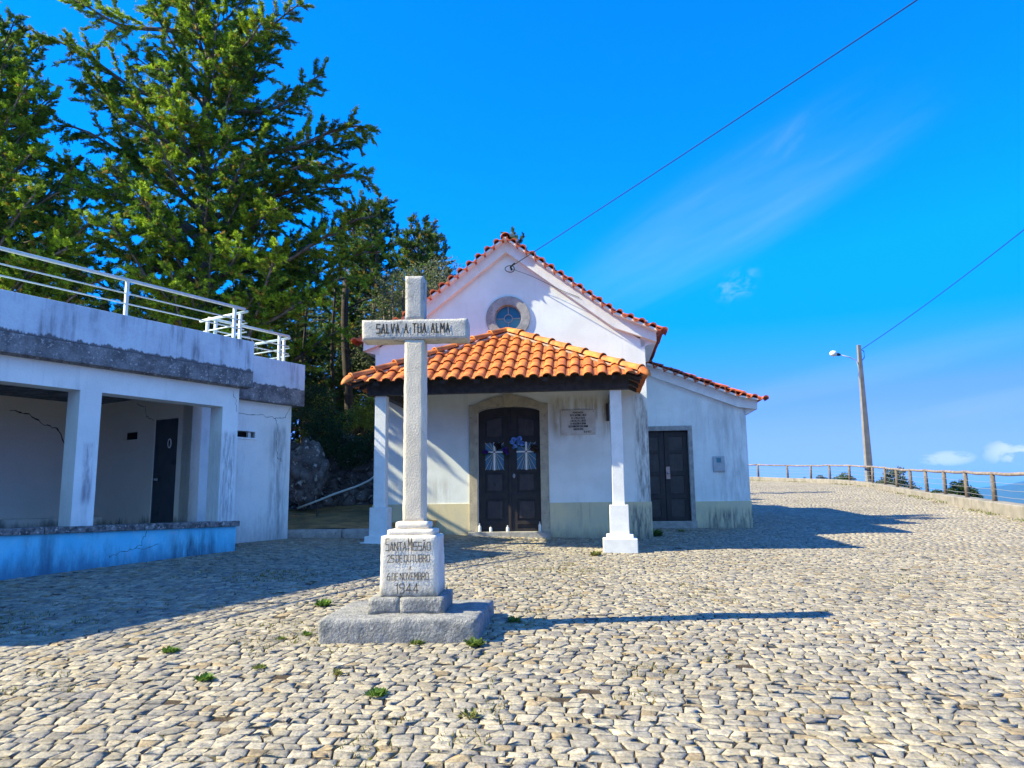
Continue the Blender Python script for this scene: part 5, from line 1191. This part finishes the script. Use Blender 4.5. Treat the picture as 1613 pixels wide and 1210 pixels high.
# weeds in the joints
def weed(x, y, r, n, label, seed, h=1., dry=0.):
    z = g(x, y); t = root('weed', (x, y, z), 0, label, 'weed', 'weeds growing between the cobbles'); Z0[t.name] = 0; rng = np.random.default_rng(seed)
    a = rng.uniform(0, 6.28, n); rr_ = r * rng.uniform(0, 1, n) ** .7; b = np.stack([rr_ * np.cos(a), rr_ * np.sin(a), np.zeros(n)], -1) * .7
    an = a + rng.normal(0, .8, n); el = rng.uniform(.25, 1.3, n); l = r * rng.uniform(.35, .9, n) * h
    d = np.stack([np.cos(an) * np.cos(el), np.sin(an) * np.cos(el), np.sin(el)], -1); s2 = np.cross(d, np.array([0, 0, 1.])); s2 /= np.linalg.norm(s2, axis=1, keepdims=True); w = (l * .20)[:, None]
    V = np.stack([b, b + d * l[:, None] * .55 + s2 * w, b + d * l[:, None] - np.array([0, 0, .12]) * l[:, None], b + d * l[:, None] * .55 - s2 * w], 1)
    ca, cb = np.array((.05, .12, .02)), np.array((.17, .28, .045)); c_ = ca + (cb - ca) * rng.random((n, 1))
    if dry: c_ = c_ * (1 - dry) + np.array((.24, .19, .07)) * dry
    np_build('leaves', V.reshape(-1, 3), np.arange(4 * n), 4, M['weed'], np.repeat(c_[:, None], 4, 1).reshape(-1, 3), t)
WEEDS = ((-2.72, 6.28, .10, 170, 'bright leafy weed nearest the outbuilding shadow', 0), (-2.14, 5.51, .085, 130, 'bright leafy weed in the cobbles left of and below the cross base', 0), (-1.97, 8.15, .10, 150, 'round green weed beside the edge of the outbuilding shadow', 0), (-.89, 5.14, .10, 150, 'low spreading weed in the foreground cobbles before the cross', 0),
         (-.80, 6.50, .08, 90, 'small weed at the middle foot of the stone slab', .3), (-.33, 6.42, .10, 110, 'weed at the right front corner of the stone slab', .2), (-1.86, 5.80, .08, 70, 'flat yellowish weed between two bright weeds', .4), (-.27, 4.71, .08, 70, 'mossy tuft in the foreground right of the spreading weed', .6), (-1.79, 6.85, .06, 60, 'tiny weed at the left front corner of the stone slab', .1), (-1.98, 6.70, .07, 60, 'flat green weed a little left of the slab corner', .3), (1.36, 13.1, .15, 90, 'yellowish tuft beside the right porch column plinth', .6), (2.95, 16.3, .22, 160, 'dark weeds in the corner by the annex step', .2), (3.7, 17.2, .12, 80, 'small weeds below the annex step', .4), (.0, 7.35, .10, 80, 'shaded weed at the back right corner of the stone slab', .2), (-1.25, 5.62, .06, 46, 'faint dry tuft in the open cobbles before the slab', .6))
for k_, (x, y, r, n, lab, dry) in enumerate(WEEDS): weed(x, y, r * .74, n, lab, 70 + k_, h=.9 + .25 * (k_ % 3), dry=dry)
# moss and short grass in the joints of the foreground
V, C = [], []; rg = np.random.default_rng(19)
for k_ in range(60000):
    x, y = rg.uniform(-5, 6), rg.uniform(3.2, 12)
    nn = noise.noise((x * .75, y * .75, 7)) + .7 * noise.noise((x * 3.1, y * 3.1, 2))
    if nn < .36 + .08 * (x > 1): continue
    z = g(x, y) - .008; l = rg.uniform(.012, .040); a = rg.uniform(0, 6.28); d = np.array([rg.normal(0, .012), rg.normal(0, .012), l]); w = np.array([math.cos(a), math.sin(a), 0]) * rg.uniform(.004, .009); p = np.array([x, y, z])
    V += [p - w, p + w, p + d]; C += [np.array((.16, .17, .03) if rg.random() < .5 else (.26, .20, .07)) * rg.uniform(.6, 1.3)] * 3
tag(np_build('joint_moss', np.array(V), np.arange(len(V)), 3, M['weed'], np.array(C)), 'short moss and grass in the joints between the cobbles', 'moss', kind='stuff')
# grass along the foot of the low wall
V, C = [], []; rg = np.random.default_rng(9)
for k_ in range(2600):
    i = rg.integers(0, len(dense) - 1); x, y, z, n_ = dense[i]
    if noise.noise((x * .8, y * .8, 4)) < .05: continue
    o_ = .22 + abs(rg.normal(0, .12)); px_, py_ = x + n_.x * o_ + rg.normal(0, .15), y + n_.y * o_ + rg.normal(0, .15); pz = g(px_, py_) - .01
    d = np.array([rg.normal(0, .05), rg.normal(0, .05), rg.uniform(.03, .10)]); w = np.array([rg.normal(0, 1), rg.normal(0, 1), 0]); w = w / np.linalg.norm(w) * .016; p = np.array([px_, py_, pz])
    V += [p - w, p + w, p + d]; C += [np.array((.20, .19, .06)) * rg.uniform(.6, 1.3) if rg.random() < .65 else np.array((.09, .16, .03))] * 3
tag(np_build('dry_grass', np.array(V), np.arange(len(V)), 3, M['weed'], np.array(C)), 'dry grass and moss along the foot of the low wall', 'grass', kind='stuff')

# ------------------------------------------------------------------ air between here and the hills
HAZE = True
if HAZE:
    mb = MB(); mb.box(-4000, 11000, -500, 11500, -262, 130)
    hm = bpy.data.materials.new('haze'); hm.use_nodes = True; t = hm.node_tree; t.nodes.clear(); o_ = t.nodes.new('ShaderNodeOutputMaterial'); pv = t.nodes.new('ShaderNodeVolumePrincipled')
    pv.inputs['Color'].default_value = (.10, .48, 1, 1); pv.inputs['Density'].default_value = .00011; pv.inputs['Anisotropy'].default_value = 0
    t.links.new(pv.outputs[0], o_.inputs['Volume']); hz = mb.build('haze', hm); tag(hz, kind='stuff')
